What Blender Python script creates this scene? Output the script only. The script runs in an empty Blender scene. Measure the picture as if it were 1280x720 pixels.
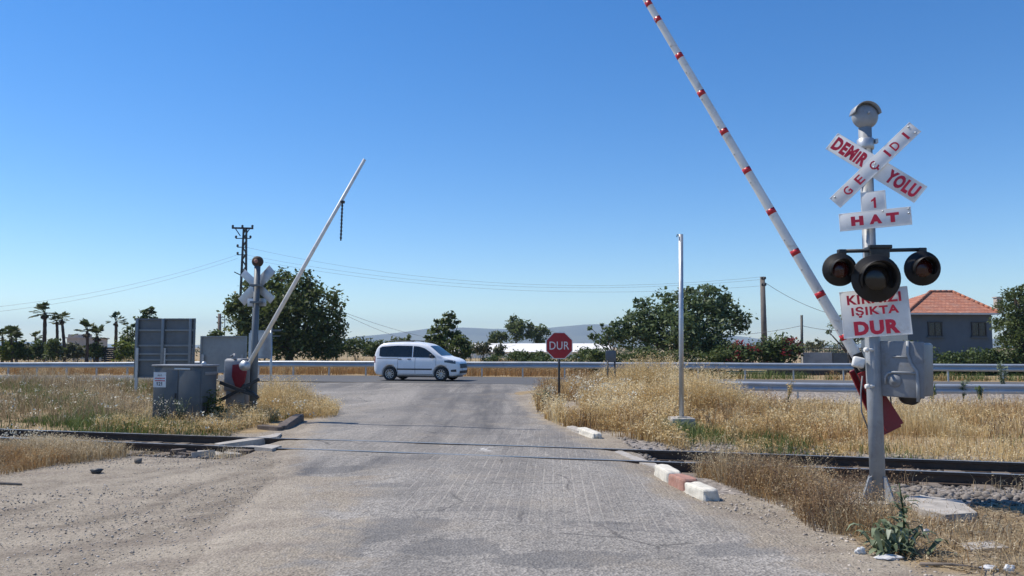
import bpy, bmesh, math, random
import numpy as np
from mathutils import Vector, Matrix
random.seed(7)
rng = np.random.default_rng(11)
R = math.radians
scene = bpy.context.scene
COL = scene.collection

# ------------------------------------------------------------------ camera
EYE = 1.75
F = 960.0
PITCH = math.atan(74 / F)
cam_d = bpy.data.cameras.new('camera')
cam = bpy.data.objects.new('camera', cam_d)
COL.objects.link(cam)
cam.location = (0, 0, EYE)
cam.rotation_euler = (math.pi / 2 + PITCH, 0, 0)
cam_d.sensor_width = 36
cam_d.lens = F / 1280 * 36
cam_d.clip_start = 0.1
cam_d.clip_end = 20000
scene.camera = cam
CP, SP = math.cos(PITCH), math.sin(PITCH)

def ray(px, py):
    x = (px - 640) / F; y = (360 - py) / F
    return Vector((x, CP - y * SP, SP + y * CP))
def at(px, py, Y):
    d = ray(px, py)
    return Vector((0, 0, EYE)) + d * (Y / d.y)
def gp(px, py, z=0.0):
    d = ray(px, py)
    return Vector((0, 0, EYE)) + d * ((z - EYE) / d.z)

# ------------------------------------------------------------------ lay of the land
B = -0.258                       # slope of the railway and the main road
RU = Vector((1, B, 0)).normalized()          # along the rails, to the right
RN = Vector((B, -1, 0)).normalized()         # across, towards the camera
A_NEAR, A_FAR = 12.27, 13.57
A_MID = (A_NEAR + A_FAR) / 2
ROAD_A0, ROAD_A1 = 29.9, 36.9

def smooth(e0, e1, x):
    t = np.clip((np.asarray(x, float) - e0) / (e1 - e0), 0, 1)
    return t * t * (3 - 2 * t)
def road_z(X):
    return 0.12 + 0.18 * smooth(-30, -8, X)
def terrain(X, Y):
    X = np.asarray(X, float); Y = np.asarray(Y, float)
    A = Y - B * X
    rz = road_z(X)
    s = smooth(3.0, 6.0, X)
    ramp_l = smooth(18, 29.5, A); ramp_r = smooth(28.9, 29.85, A)
    z = rz * (ramp_l * (1 - s) + ramp_r * s)
    cross = smooth(-4.9, -4.2, X) * (1 - smooth(2.0, 2.6, X))
    tr = smooth(-2.0, -0.9, A - A_MID) * (1 - smooth(0.75, 1.7, A - A_MID))
    z = z - 0.16 * tr * (1 - cross)
    # shoulder bank to the right of the road, small undulations off the road
    off = smooth(3.4, 7, X) + (1 - smooth(-9, -5, X))
    z = z + (.016 * (X < 0) + .03 * (X >= 0)) * off * (np.sin(X * 1.1 + Y * .6) * np.sin(Y * .8 - X * .4)) * (1 - smooth(27, 30, A)) * (1 - smooth(40, 80, np.abs(X)))
    return z
def tz(x, y):
    return float(terrain(x, y))

# ------------------------------------------------------------------ object helpers
ORIGIN = {}
def tag(o, label=None, cat=None, group=None, kind=None):
    if label: o['label'] = label
    if cat: o['category'] = cat
    if group: o['group'] = group
    if kind: o['kind'] = kind
    return o
def thing(name, loc, label, cat, group=None):
    o = bpy.data.objects.new(name, None)
    o.empty_display_size = 0.2
    COL.objects.link(o)
    o.location = loc
    ORIGIN[o.name] = Vector(loc)
    return tag(o, label, cat, group)
def link(name, me, parent=None, mats=()):
    o = bpy.data.objects.new(name, me)
    COL.objects.link(o)
    for m in mats: me.materials.append(m)
    if parent is not None:
        o.parent = parent
        ORIGIN[o.name] = ORIGIN[parent.name]
    else:
        ORIGIN[o.name] = Vector((0, 0, 0))
    return o

class MB:
    def __init__(s): s.v = []; s.f = []; s.sm = []
    def add(s, vs, fs, smooth=False, M=None):
        n = len(s.v)
        for v in vs:
            v = Vector(v)
            s.v.append(M @ v if M is not None else v)
        for f in fs:
            s.f.append(tuple(n + i for i in f)); s.sm.append(smooth)
        return s
    def box(s, c, size, M=None, bev=0.0):
        bm = bmesh.new()
        bmesh.ops.create_cube(bm, size=1)
        for v in bm.verts: v.co = Vector((v.co.x * size[0], v.co.y * size[1], v.co.z * size[2]))
        if bev > 0:
            bmesh.ops.bevel(bm, geom=list(bm.edges), offset=bev, segments=2, profile=.5, affect='EDGES')
        T = Matrix.Translation(Vector(c))
        T = (M @ T) if M is not None else T
        bm.verts.index_update()
        s.add([v.co for v in bm.verts], [[v.index for v in f.verts] for f in bm.faces], bev > 0, T)
        bm.free(); return s
    def tube(s, pts, rad, n=10, caps=True, smooth=True):
        pts = [Vector(p) for p in pts]
        if not hasattr(rad, '__len__'): rad = [rad] * len(pts)
        vs = []; fs = []
        up = None
        for i, p in enumerate(pts):
            d = (pts[min(i + 1, len(pts) - 1)] - pts[max(i - 1, 0)]).normalized()
            if up is None:
                up = Vector((0, 0, 1)) if abs(d.z) < .9 else Vector((1, 0, 0))
            u = d.cross(up).normalized(); w = u.cross(d).normalized(); up = w
            for k in range(n):
                a = 2 * math.pi * k / n
                vs.append(p + (u * math.cos(a) + w * math.sin(a)) * rad[i])
        for i in range(len(pts) - 1):
            for k in range(n):
                fs.append((i * n + k, i * n + (k + 1) % n, (i + 1) * n + (k + 1) % n, (i + 1) * n + k))
        s.add(vs, fs, smooth)
        if caps:
            m = len(s.v) - len(vs)
            s.f.append(tuple(m + k for k in range(n))[::-1]); s.sm.append(False)
            m2 = m + (len(pts) - 1) * n
            s.f.append(tuple(m2 + k for k in range(n))); s.sm.append(False)
        return s
    def bar(s, p0, p1, w, h, up=(0, 0, 1)):
        p0 = Vector(p0); p1 = Vector(p1); d = (p1 - p0).normalized()
        u = d.cross(Vector(up)).normalized(); q = u.cross(d).normalized()
        vs = [p + u * a * w / 2 + q * b * h / 2 for p in (p0, p1) for a, b in ((-1, -1), (1, -1), (1, 1), (-1, 1))]
        return s.add(vs, [(3, 2, 1, 0), (4, 5, 6, 7), (0, 1, 5, 4), (1, 2, 6, 5), (2, 3, 7, 6), (3, 0, 4, 7)])
    def lathe(s, prof, n=24, M=None, smooth=True):
        vs = []; fs = []
        for r, z in prof:
            for k in range(n):
                a = 2 * math.pi * k / n
                vs.append((r * math.cos(a), r * math.sin(a), z))
        for i in range(len(prof) - 1):
            for k in range(n):
                fs.append((i * n + k, i * n + (k + 1) % n, (i + 1) * n + (k + 1) % n, (i + 1) * n + k))
        return s.add(vs, fs, smooth, M)
    def prism(s, poly, t, M=None):
        n = len(poly)
        vs = [(x, y, 0) for x, y in poly] + [(x, y, t) for x, y in poly]
        fs = [tuple(range(n))[::-1], tuple(range(n, 2 * n))] + [(i, (i + 1) % n, n + (i + 1) % n, n + i) for i in range(n)]
        return s.add(vs, fs, False, M)
    def build(s, name, m, parent=None):
        me = bpy.data.meshes.new(name)
        o0 = ORIGIN[parent.name] if parent is not None else Vector((0, 0, 0))
        me.from_pydata([v - o0 for v in s.v], [], s.f)
        me.polygons.foreach_set('use_smooth', s.sm)
        me.update()
        bm = bmesh.new(); bm.from_mesh(me)
        bmesh.ops.recalc_face_normals(bm, faces=bm.faces)
        bm.to_mesh(me); bm.free()
        return link(name, me, parent, [m] if not isinstance(m, (list, tuple)) else m)

def top_mesh(mb, name, m, label, cat, group=None):
    """a one-mesh thing whose origin sits at its base centre"""
    xs = [v.x for v in mb.v]; ys = [v.y for v in mb.v]; zs = [v.z for v in mb.v]
    loc = Vector(((min(xs) + max(xs)) / 2, (min(ys) + max(ys)) / 2, min(zs)))
    mb.v = [v - loc for v in mb.v]
    o = mb.build(name, m)
    o.location = loc
    return tag(o, label, cat, group)

def copy_tree(o, parent=None):
    c = o.copy(); COL.objects.link(c)
    if parent is not None: c.parent = parent
    for ch in list(o.children): copy_tree(ch, c)
    return c

def frame(O, U, N):
    """matrix with x = U, y = up in plane, z = N (towards the viewer)"""
    U = Vector(U).normalized(); N = Vector(N).normalized()
    V = N.cross(U).normalized()
    M = Matrix((U, V, N)).transposed().to_4x4()
    M.translation = Vector(O)
    return M

def fast_mesh(name, verts, faces, mats, parent=None, tint=None, smooth=False):
    """verts (N,3), faces (M,k) arrays"""
    verts = np.asarray(verts, np.float32); faces = np.asarray(faces, np.int32)
    if parent is not None:
        o0 = ORIGIN[parent.name]; verts = verts - np.array(o0, np.float32)
    me = bpy.data.meshes.new(name)
    k = faces.shape[1]; m = len(faces)
    me.vertices.add(len(verts)); me.vertices.foreach_set('co', verts.ravel())
    me.loops.add(m * k); me.loops.foreach_set('vertex_index', faces.ravel())
    me.polygons.add(m)
    me.polygons.foreach_set('loop_start', np.arange(0, m * k, k, dtype=np.int32))
    me.polygons.foreach_set('loop_total', np.full(m, k, np.int32))
    if smooth: me.polygons.foreach_set('use_smooth', np.ones(m, bool))
    me.update(calc_edges=True)
    if tint is not None:
        a = me.attributes.new('tint', 'FLOAT', 'FACE')
        a.data.foreach_set('value', np.asarray(tint, np.float32))
    return link(name, me, parent, mats)

# ------------------------------------------------------------------ materials
def newmat(name):
    m = bpy.data.materials.new(name); m.use_nodes = True
    nt = m.node_tree
    return m, nt, nt.nodes['Principled BSDF']
def N(nt, typ, **kw):
    n = nt.nodes.new(typ)
    for k, v in kw.items():
        if k in n.inputs: n.inputs[k].default_value = v
        else: setattr(n, k, v)
    return n
def mixc(nt, fac, a, b, blend='MIX'):
    n = nt.nodes.new('ShaderNodeMix'); n.data_type = 'RGBA'; n.blend_type = blend
    for sock, val in ((n.inputs[0], fac), (n.inputs[6], a), (n.inputs[7], b)):
        if hasattr(val, 'is_linked') or isinstance(val, bpy.types.NodeSocket): nt.links.new(val, sock)
        elif hasattr(val, '__len__'): sock.default_value = (*val, 1) if len(val) == 3 else val
        else: sock.default_value = val
    return n.outputs[2]
def math_(nt, op, a, b=0.0, clamp=False):
    n = nt.nodes.new('ShaderNodeMath'); n.operation = op; n.use_clamp = clamp
    for sock, val in ((n.inputs[0], a), (n.inputs[1], b)):
        if isinstance(val, bpy.types.NodeSocket): nt.links.new(val, sock)
        else: sock.default_value = val
    return n.outputs[0]
def ramp(nt, fac, lo, hi, c0=0.0, c1=1.0):
    n = nt.nodes.new('ShaderNodeMapRange')
    nt.links.new(fac, n.inputs[0])
    n.inputs[1].default_value = lo; n.inputs[2].default_value = hi
    n.inputs[3].default_value = c0; n.inputs[4].default_value = c1
    n.interpolation_type = 'SMOOTHSTEP'
    return n.outputs[0]
def noise(nt, vec, scale, detail=4, rough=.55, dist=0.0):
    n = N(nt, 'ShaderNodeTexNoise'); n.inputs['Scale'].default_value = scale
    n.inputs['Detail'].default_value = detail; n.inputs['Roughness'].default_value = rough
    n.inputs['Distortion'].default_value = dist
    nt.links.new(vec, n.inputs['Vector'])
    return n.outputs[0]
def bump(nt, b, h, strength=.4, dist=.01, prev=None):
    n = N(nt, 'ShaderNodeBump'); n.inputs['Strength'].default_value = strength; n.inputs['Distance'].default_value = dist
    nt.links.new(h, n.inputs['Height'])
    if prev is not None: nt.links.new(prev, n.inputs['Normal'])
    if b is not None: nt.links.new(n.outputs[0], b.inputs['Normal'])
    return n.outputs[0]
def obj_co(nt): return N(nt, 'ShaderNodeTexCoord').outputs['Object']
def pos(nt): return N(nt, 'ShaderNodeNewGeometry').outputs['Position']
def sc(c, k): return tuple(min(1, x * k) for x in c)

def paint(name, col, rough=.5, var=.18, scale=6, metal=0.0, dirt=None, dirt_amt=.5, dscale=9, bmp=.15):
    m, nt, b = newmat(name)
    co = obj_co(nt)
    n1 = noise(nt, co, scale, 6, .6)
    c = mixc(nt, ramp(nt, n1, .3, .7), sc(col, 1 - var), sc(col, 1 + var))
    if dirt is not None:
        n2 = noise(nt, co, dscale, 8, .7, .4)
        c = mixc(nt, ramp(nt, n2, .52, .72, 0, dirt_amt), c, dirt)
    nt.links.new(c, b.inputs['Base Color'])
    b.inputs['Roughness'].default_value = rough; b.inputs['Metallic'].default_value = metal
    nt.links.new(ramp(nt, n1, .2, .8, rough - .08, rough + .1), b.inputs['Roughness'])
    if bmp: bump(nt, b, noise(nt, co, scale * 8, 3), bmp, .004)
    return m

def leaf_mat(name, c0, c1, c2=None, trans=.3, rough=.55):
    m, nt, b = newmat(name)
    a = N(nt, 'ShaderNodeAttribute', attribute_name='tint').outputs['Fac']
    c = mixc(nt, a, c0, c1)
    if c2 is not None: c = mixc(nt, ramp(nt, a, .82, .95), c, c2)
    nt.links.new(c, b.inputs['Base Color'])
    b.inputs['Roughness'].default_value = rough
    b.inputs['Specular IOR Level'].default_value = .3
    t = N(nt, 'ShaderNodeBsdfTranslucent'); nt.links.new(c, t.inputs['Color'])
    mx = N(nt, 'ShaderNodeMixShader'); mx.inputs[0].default_value = trans
    nt.links.new(b.outputs[0], mx.inputs[1]); nt.links.new(t.outputs[0], mx.inputs[2])
    nt.links.new(mx.outputs[0], nt.nodes['Material Output'].inputs['Surface'])
    return m

def dirt_nodes(nt, P):
    """dusty ground: colour and height, the same world-space pattern on every sheet"""
    big = noise(nt, P, .35, 5, .6); mid = noise(nt, P, 2.3, 6, .65); fine = noise(nt, P, 38, 4, .7)
    c = mixc(nt, ramp(nt, big, .35, .65), (.225, .195, .148), (.36, .318, .25))
    c = mixc(nt, ramp(nt, mid, .42, .7, 0, .6), c, (.165, .138, .112))
    c = mixc(nt, ramp(nt, fine, .42, .66, 0, .7), c, (.46, .39, .315))
    c = mixc(nt, ramp(nt, noise(nt, P, 55, 3, .7), .5, .66, 0, .55), c, (.10, .08, .063))
    v = N(nt, 'ShaderNodeTexVoronoi', feature='F1'); v.inputs['Scale'].default_value = 22
    nt.links.new(P, v.inputs['Vector'])
    st = ramp(nt, v.outputs['Distance'], .12, .3, 1, 0)
    sel = ramp(nt, v.outputs['Color'], .62, .66)
    pick = math_(nt, 'MULTIPLY', st, sel)
    g2 = noise(nt, P, 20, 6, .85)
    c = mixc(nt, ramp(nt, g2, .52, .68, 0, .7), c, (.50, .43, .35))
    c = mixc(nt, ramp(nt, g2, .48, .34, 0, .65), c, (.105, .083, .066))
    stone = mixc(nt, v.outputs['Color'], (.16, .14, .125), (.5, .46, .41))
    c = mixc(nt, math_(nt, 'MULTIPLY', pick, .75), c, stone)
    # wheel ruts sweeping across the lot
    w = N(nt, 'ShaderNodeTexWave', wave_type='BANDS', bands_direction='Y'); w.inputs['Scale'].default_value = .42
    w.inputs['Distortion'].default_value = 9; w.inputs['Detail'].default_value = 3; w.inputs['Detail Scale'].default_value = .6
    mp = N(nt, 'ShaderNodeMapping'); mp.inputs['Rotation'].default_value = (0, 0, R(-24)); nt.links.new(P, mp.inputs['Vector'])
    nt.links.new(mp.outputs[0], w.inputs['Vector'])
    c = mixc(nt, math_(nt, 'MULTIPLY', ramp(nt, w.outputs['Fac'], .6, .98, 0, .4), ramp(nt, noise(nt, P, .5, 4), .42, .6)), c, (.2, .165, .135))
    ra = N(nt, 'ShaderNodeAttribute', attribute_name='rut').outputs['Fac']
    c = mixc(nt, math_(nt, 'MULTIPLY', ra, ramp(nt, noise(nt, P, 2.2, 6, .7), .36, .56, .05, .58)), c, (.105, .084, .066))
    h = math_(nt, 'ADD', math_(nt, 'MULTIPLY', mid, .6), math_(nt, 'ADD', math_(nt, 'MULTIPLY', fine, .25), math_(nt, 'MULTIPLY', pick, .35)))
    return c, h

def ground_material():
    m, nt, b = newmat('dusty_ground')
    P = pos(nt)
    c, h = dirt_nodes(nt, P)
    # straw-littered soil where the dry grass stands
    a = N(nt, 'ShaderNodeAttribute', attribute_name='straw').outputs['Fac']
    n = noise(nt, P, 1.1, 6, .65)
    s = ramp(nt, math_(nt, 'ADD', a, math_(nt, 'SUBTRACT', n, .5)), .35, .65)
    straw = mixc(nt, noise(nt, P, 9, 6, .7), (.22, .155, .085), (.44, .34, .20))
    straw = mixc(nt, ramp(nt, noise(nt, P, 3.1, 5), .5, .7, 0, .6), straw, (.17, .13, .09))
    c = mixc(nt, s, c, straw)
    g = N(nt, 'ShaderNodeAttribute', attribute_name='gravel').outputs['Fac']
    gs = ramp(nt, math_(nt, 'ADD', g, math_(nt, 'SUBTRACT', noise(nt, P, 2.5, 5), .5)), .3, .6)
    v = N(nt, 'ShaderNodeTexVoronoi'); v.inputs['Scale'].default_value = 17; nt.links.new(P, v.inputs['Vector'])
    grav = mixc(nt, v.outputs['Color'], (.14, .125, .115), (.42, .38, .34))
    c = mixc(nt, gs, c, grav)
    nt.links.new(c, b.inputs['Base Color'])
    b.inputs['Roughness'].default_value = .95; b.inputs['Specular IOR Level'].default_value = .15
    bump(nt, b, h, 1.0, .06)
    return m

def crossing_road_material():
    m, nt, b = newmat('worn_asphalt')
    P = pos(nt)
    dc, dh = dirt_nodes(nt, P)
    big = noise(nt, P, .5, 5, .6, .6); mid = noise(nt, P, 2.6, 6, .65); fine = noise(nt, P, 60, 3, .75)
    c = mixc(nt, ramp(nt, big, .35, .62), (.172, .161, .144), (.29, .27, .238))
    c = mixc(nt, ramp(nt, mid, .45, .72, 0, .65), c, (.31, .283, .25))
    v = N(nt, 'ShaderNodeTexVoronoi'); v.inputs['Scale'].default_value = 42; nt.links.new(P, v.inputs['Vector'])
    agg = mixc(nt, v.outputs['Color'], (.04, .038, .036), (.58, .535, .48))
    c = mixc(nt, ramp(nt, big, .3, .7, .30, .62), c, agg)
    # coarse salt-and-pepper stone showing through the worn binder
    g1 = noise(nt, P, 24, 6, .85)
    c = mixc(nt, ramp(nt, g1, .53, .68, 0, .75), c, (.56, .52, .46))
    c = mixc(nt, ramp(nt, g1, .47, .34, 0, .75), c, (.055, .052, .05))
    pa = N(nt, 'ShaderNodeAttribute', attribute_name='patch').outputs['Fac']
    pam = ramp(nt, math_(nt, 'ADD', pa, math_(nt, 'MULTIPLY', math_(nt, 'SUBTRACT', noise(nt, P, 3.2, 6, .7), .5), 1.1)), .42, .52)
    c = mixc(nt, math_(nt, 'MULTIPLY', pam, .55), c, mixc(nt, g1, (.10, .10, .10), (.165, .16, .155)))
    # repaired black patches
    pt = N(nt, 'ShaderNodeTexVoronoi'); pt.inputs['Scale'].default_value = .55; pt.inputs['Randomness'].default_value = 1
    warp = N(nt, 'ShaderNodeMix', data_type='VECTOR'); warp.inputs[0].default_value = .25
    nt.links.new(P, warp.inputs[4]); nz = N(nt, 'ShaderNodeTexNoise'); nz.inputs['Scale'].default_value = 1.2; nz.inputs['Detail'].default_value = 5
    nt.links.new(P, nz.inputs['Vector']); nt.links.new(nz.outputs[1], warp.inputs[5])
    nt.links.new(warp.outputs[1], pt.inputs['Vector'])
    psel = ramp(nt, pt.outputs['Color'], .62, .70, 0, .42)
    c = mixc(nt, psel, c, mixc(nt, g1, (.09, .09, .09), (.19, .18, .17)))
    # block paving beside the rails
    pv = N(nt, 'ShaderNodeAttribute', attribute_name='paver').outputs['Fac']
    br = N(nt, 'ShaderNodeTexBrick'); br.inputs['Scale'].default_value = 1.0
    br.inputs['Brick Width'].default_value = .25; br.inputs['Row Height'].default_value = .125
    br.inputs['Mortar Size'].default_value = .014; br.inputs['Mortar Smooth'].default_value = .4; br.inputs['Bias'].default_value = 0
    br.inputs['Color1'].default_value = (.17, .155, .14, 1); br.inputs['Color2'].default_value = (.26, .235, .21, 1); br.inputs['Mortar'].default_value = (.43, .395, .34, 1)
    mp = N(nt, 'ShaderNodeMapping'); mp.inputs['Rotation'].default_value = (0, 0, R(90 + 3)); nt.links.new(P, mp.inputs['Vector'])
    nt.links.new(mp.outputs[0], br.inputs['Vector'])
    pm = ramp(nt, math_(nt, 'ADD', pv, math_(nt, 'MULTIPLY', math_(nt, 'SUBTRACT', mid, .5), .9)), .4, .6)
    pc = mixc(nt, ramp(nt, noise(nt, P, 5, 5), .45, .7, 0, .65), br.outputs['Color'], (.30, .27, .235))
    pc = mixc(nt, .3, pc, agg)
    pc = mixc(nt, ramp(nt, noise(nt, P, 1.7, 5, .65), .38, .56, .15, .92), pc, c)
    c = mixc(nt, math_(nt, 'MULTIPLY', pm, .9), c, pc)
    # fine cracks
    cr = N(nt, 'ShaderNodeTexVoronoi', feature='DISTANCE_TO_EDGE'); cr.inputs['Scale'].default_value = 1.15
    nt.links.new(warp.outputs[1], cr.inputs['Vector'])
    ck = math_(nt, 'MULTIPLY', ramp(nt, cr.outputs['Distance'], .005, .018, 1, 0), ramp(nt, noise(nt, P, .8, 3), .5, .6, 0, .55))
    c = mixc(nt, ck, c, (.05, .047, .045))
    # tyre-darkened lanes running through the crossing
    tm = N(nt, 'ShaderNodeMapping'); tm.inputs['Scale'].default_value = (1.6, .14, 1); tm.inputs['Rotation'].default_value = (0, 0, R(3)); nt.links.new(P, tm.inputs['Vector'])
    ty = noise(nt, tm.outputs[0], 1, 4, .6, .3)
    dk = N(nt, 'ShaderNodeAttribute', attribute_name='tyre').outputs['Fac']
    c = mixc(nt, math_(nt, 'MULTIPLY', ramp(nt, ty, .38, .66, .25, 1), math_(nt, 'MULTIPLY', dk, .80)), c, (.075, .074, .077))
    # pale lime spill
    lm = N(nt, 'ShaderNodeAttribute', attribute_name='spill').outputs['Fac']
    lw = math_(nt, 'MULTIPLY', lm, ramp(nt, noise(nt, P, 7, 7, .7, .5), .47, .62))
    c = mixc(nt, math_(nt, 'MULTIPLY', lw, .8), c, (.72, .70, .66))
    # dust drifting in from the edges
    e = N(nt, 'ShaderNodeAttribute', attribute_name='edge').outputs['Fac']
    d = ramp(nt, math_(nt, 'ADD', e, math_(nt, 'MULTIPLY', math_(nt, 'SUBTRACT', noise(nt, P, 1.4, 7, .68, .5), .5), 1.5)), .28, .66, 1, 0)
    d = math_(nt, 'MAXIMUM', d, ramp(nt, e, 0, .12, 1, 0))
    d2 = ramp(nt, noise(nt, P, .9, 6, .65), .5, .72, 0, .4)
    c = mixc(nt, math_(nt, 'MAXIMUM', d, d2), c, dc)
    nt.links.new(c, b.inputs['Base Color'])
    b.inputs['Roughness'].default_value = .88; b.inputs['Specular IOR Level'].default_value = .25
    h = math_(nt, 'ADD', math_(nt, 'MULTIPLY', v.outputs['Distance'], .35), math_(nt, 'MULTIPLY', mid, .5))
    h = math_(nt, 'SUBTRACT', h, math_(nt, 'MULTIPLY', math_(nt, 'MULTIPLY', br.outputs['Fac'], pm), .08))
    bump(nt, b, h, 1.0, .03)
    return m

def main_road_material():
    m, nt, b = newmat('dark_asphalt')
    P = pos(nt)
    c = mixc(nt, noise(nt, P, .6, 5), (.062, .063, .066), (.10, .10, .10))
    v = N(nt, 'ShaderNodeTexVoronoi'); v.inputs['Scale'].default_value = 45; nt.links.new(P, v.inputs['Vector'])
    c = mixc(nt, .25, c, mixc(nt, v.outputs['Color'], (.03, .03, .03), (.24, .23, .22)))
    nt.links.new(c, b.inputs['Base Color']); b.inputs['Roughness'].default_value = .85
    bump(nt, b, v.outputs['Distance'], .5, .01)
    return m

MAT = dict(
    ground=ground_material(), road=crossing_road_material(), mainroad=main_road_material(),
    mast=paint('grey_mast_paint', (.275, .295, .315), .45, .13, 5, .0, (.20, .165, .135), .5, 7),
    boxgrey=paint('grey_box_paint', (.20, .21, .225), .5, .14, 4, 0, (.135, .115, .095), .55, 6),
    darkgrey=paint('dark_grey_cabinet_paint', (.088, .098, .106), .5, .15, 3, 0, (.12, .11, .10), .5, 6),
    signback=paint('bare_sign_back', (.115, .135, .15), .5, .14, 2.5, .1, (.09, .09, .09), .5, 5),
    galv=paint('galvanised_steel', (.46, .485, .505), .42, .12, 5, .55, (.30, .29, .27), .35, 8),
    rail_beam=paint('galvanised_guardrail', (.40, .43, .465), .45, .10, 2, .35, (.32, .31, .30), .4, 4),
    white=paint('white_sign_face', (.72, .73, .73), .5, .08, 4, 0, (.46, .42, .36), .5, 6, bmp=0),
    armwhite=paint('white_arm_paint', (.74, .735, .70), .45, .08, 5, 0, (.40, .35, .29), .65, 7, bmp=.05),
    redtape=paint('red_reflective_tape', (.48, .016, .024), .35, .1, 9, bmp=0),
    red=paint('red_paint', (.22, .008, .012), .42, .14, 6, 0, (.22, .05, .04), .4, 10),
    redletter=paint('red_lettering', (.50, .012, .045), .5, .08, 20, bmp=0),
    stopred=paint('stop_sign_red', (.34, .008, .018), .5, .10, 6, 0, (.30, .05, .06), .4, 8, bmp=0),
    black=paint('black_paint', (.008, .008, .009), .6, .3, 6, bmp=.1),
    blackmetal=paint('black_steel', (.03, .03, .03), .5, .3, 6),
    rust=paint('rusty_rail_steel', (.06, .042, .032), .75, .3, 4, .2, (.11, .065, .04), .6, 12),
    shiny=paint('worn_rail_head', (.40, .385, .36), .34, .2, 10, .7, (.16, .11, .08), .5, 6),
    concrete=paint('weathered_concrete', (.38, .35, .31), .9, .2, 7, 0, (.20, .18, .155), .6, 5, .5),
    darkconcrete=paint('stained_concrete', (.12, .095, .08), .9, .3, 7, 0, (.06, .048, .04), .6, 6, .7),
    kerbwhite=paint('peeling_white_kerb', (.62, .585, .50), .85, .16, 9, 0, (.27, .235, .19), .85, 11, .8),
    kerbred=paint('faded_red_kerb', (.36, .19, .145), .85, .15, 14, 0, (.38, .30, .25), .7, 16, .8),
    wood=paint('weathered_wood', (.17, .14, .115), .85, .25, 5, 0, (.09, .07, .06), .5, 9),
    bark=paint('tree_bark', (.10, .075, .055), .95, .3, 6),
    palmbark=paint('palm_trunk_bark', (.085, .055, .04), .95, .35, 10),
    wire=paint('cable_sheath', (.17, .18, .20), .6, .1, 3, bmp=0),
    housewall=paint('grey_house_plaster', (.09, .118, .15), .9, .10, 1.2, 0, (.11, .115, .12), .5, 2.5),
    palewall=paint('pale_house_plaster', (.44, .38, .33), .9, .1, .8, 0, (.3, .26, .22), .4, 2),
    whitewall=paint('white_building_sheet', (.78, .76, .72), .7, .04, .5, bmp=0),
    stonewall=paint('grey_garden_wall', (.34, .33, .32), .9, .15, 2, 0, (.2, .19, .18), .5, 3),
    darkglass=paint('dark_glass', (.012, .015, .018), .08, .1, 2, bmp=0),
    litter=paint('white_plastic_litter', (.58, .58, .57), .4, .05, 12, 0, (.45, .42, .38), .4, 20),
    carwhite=paint('white_car_paint', (.80, .81, .82), .22, .02, 2, bmp=0),
    tyre=paint('tyre_rubber', (.018, .018, .018), .8, .2, 10),
    rim=paint('dark_alloy_rim', (.10, .10, .105), .35, .1, 8, .8, bmp=0),
    rimsilver=paint('machined_alloy', (.5, .5, .5), .3, .1, 8, .9, bmp=0),
    trim=paint('black_plastic_trim', (.02, .02, .022), .5, .1, 8),
    lens_red=paint('unlit_red_lens', (.035, .005, .005), .18, .1, 20, bmp=0),
    lens_dark=paint('unlit_dark_lens', (.015, .012, .010), .18, .1, 20, bmp=0),
    boardgrey=paint('plain_grey_board', (.29, .315, .31), .6, .12, 1.5, 0, (.13, .13, .125), .5, 3),
    rib=paint('sign_board_rib', (.20, .225, .24), .45, .12, 3, .2),
    polegrey=paint('old_pole_grey', (.15, .13, .115), .9, .2, 4),
    headlamp=paint('smoky_headlamp', (.12, .13, .14), .1, .1, 10, .3, bmp=0),
    hill=paint('scrub_hillside', (.13, .125, .085), .95, .35, .004, 0, (.22, .19, .14), .6, .01, bmp=0),
    stone=paint('ballast_stone', (.27, .25, .23), .9, .0, 3),
)
MAT['leaf_dark'] = leaf_mat('dark_green_leaves', (.042, .064, .02), (.13, .168, .05), (.2, .22, .08), .38)
MAT['leaf_mid'] = leaf_mat('mid_green_leaves', (.042, .07, .020), (.12, .16, .05), (.18, .21, .09))
MAT['leaf_blue'] = leaf_mat('grey_green_leaves', (.052, .088, .036), (.165, .215, .09), (.29, .33, .18), .38)
MAT['leaf_pale'] = leaf_mat('dusty_shrub_leaves', (.06, .075, .04), (.17, .18, .10), (.26, .25, .16))
MAT['leaf_yellow'] = leaf_mat('yellow_green_leaves', (.06, .09, .015), (.18, .22, .04), (.28, .30, .08))
MAT['dead'] = leaf_mat('dead_brown_stalks', (.085, .05, .03), (.22, .14, .08), (.36, .26, .16), .25, .75)
MAT['weed'] = leaf_mat('pale_thistle_leaves', (.075, .105, .055), (.24, .29, .18), (.42, .45, .33), .25, .6)
MAT['field'] = leaf_mat('brown_field_grass', (.14, .10, .055), (.42, .325, .19), (.60, .50, .33), .35, .7)
MAT['bloom'] = leaf_mat('pink_red_blossom', (.13, .012, .02), (.36, .04, .05), (.45, .14, .12))
MAT['palm'] = leaf_mat('palm_fronds', (.045, .07, .022), (.13, .165, .055), (.2, .2, .09), .3)
MAT['palmdead'] = leaf_mat('dead_palm_fronds', (.07, .045, .028), (.15, .105, .065), (.2, .15, .09), .15)
MAT['gold'] = leaf_mat('golden_dry_grass', (.37, .25, .105), (.72, .55, .27), (.82, .70, .45), .38, .7)
MAT['tan'] = leaf_mat('tan_dry_grass', (.22, .155, .085), (.52, .41, .25), (.70, .60, .42), .4, .7)
MAT['orange'] = leaf_mat('russet_dry_grass', (.27, .15, .06), (.48, .31, .14), (.58, .45, .26), .3, .7)
MAT['green'] = leaf_mat('fresh_green_weeds', (.05, .085, .02), (.15, .20, .055), (.26, .28, .10), .3, .6)
MAT['flower'] = leaf_mat('white_weed_flowers', (.60, .57, .45), (.75, .73, .62), None, .2, .7)

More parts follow.
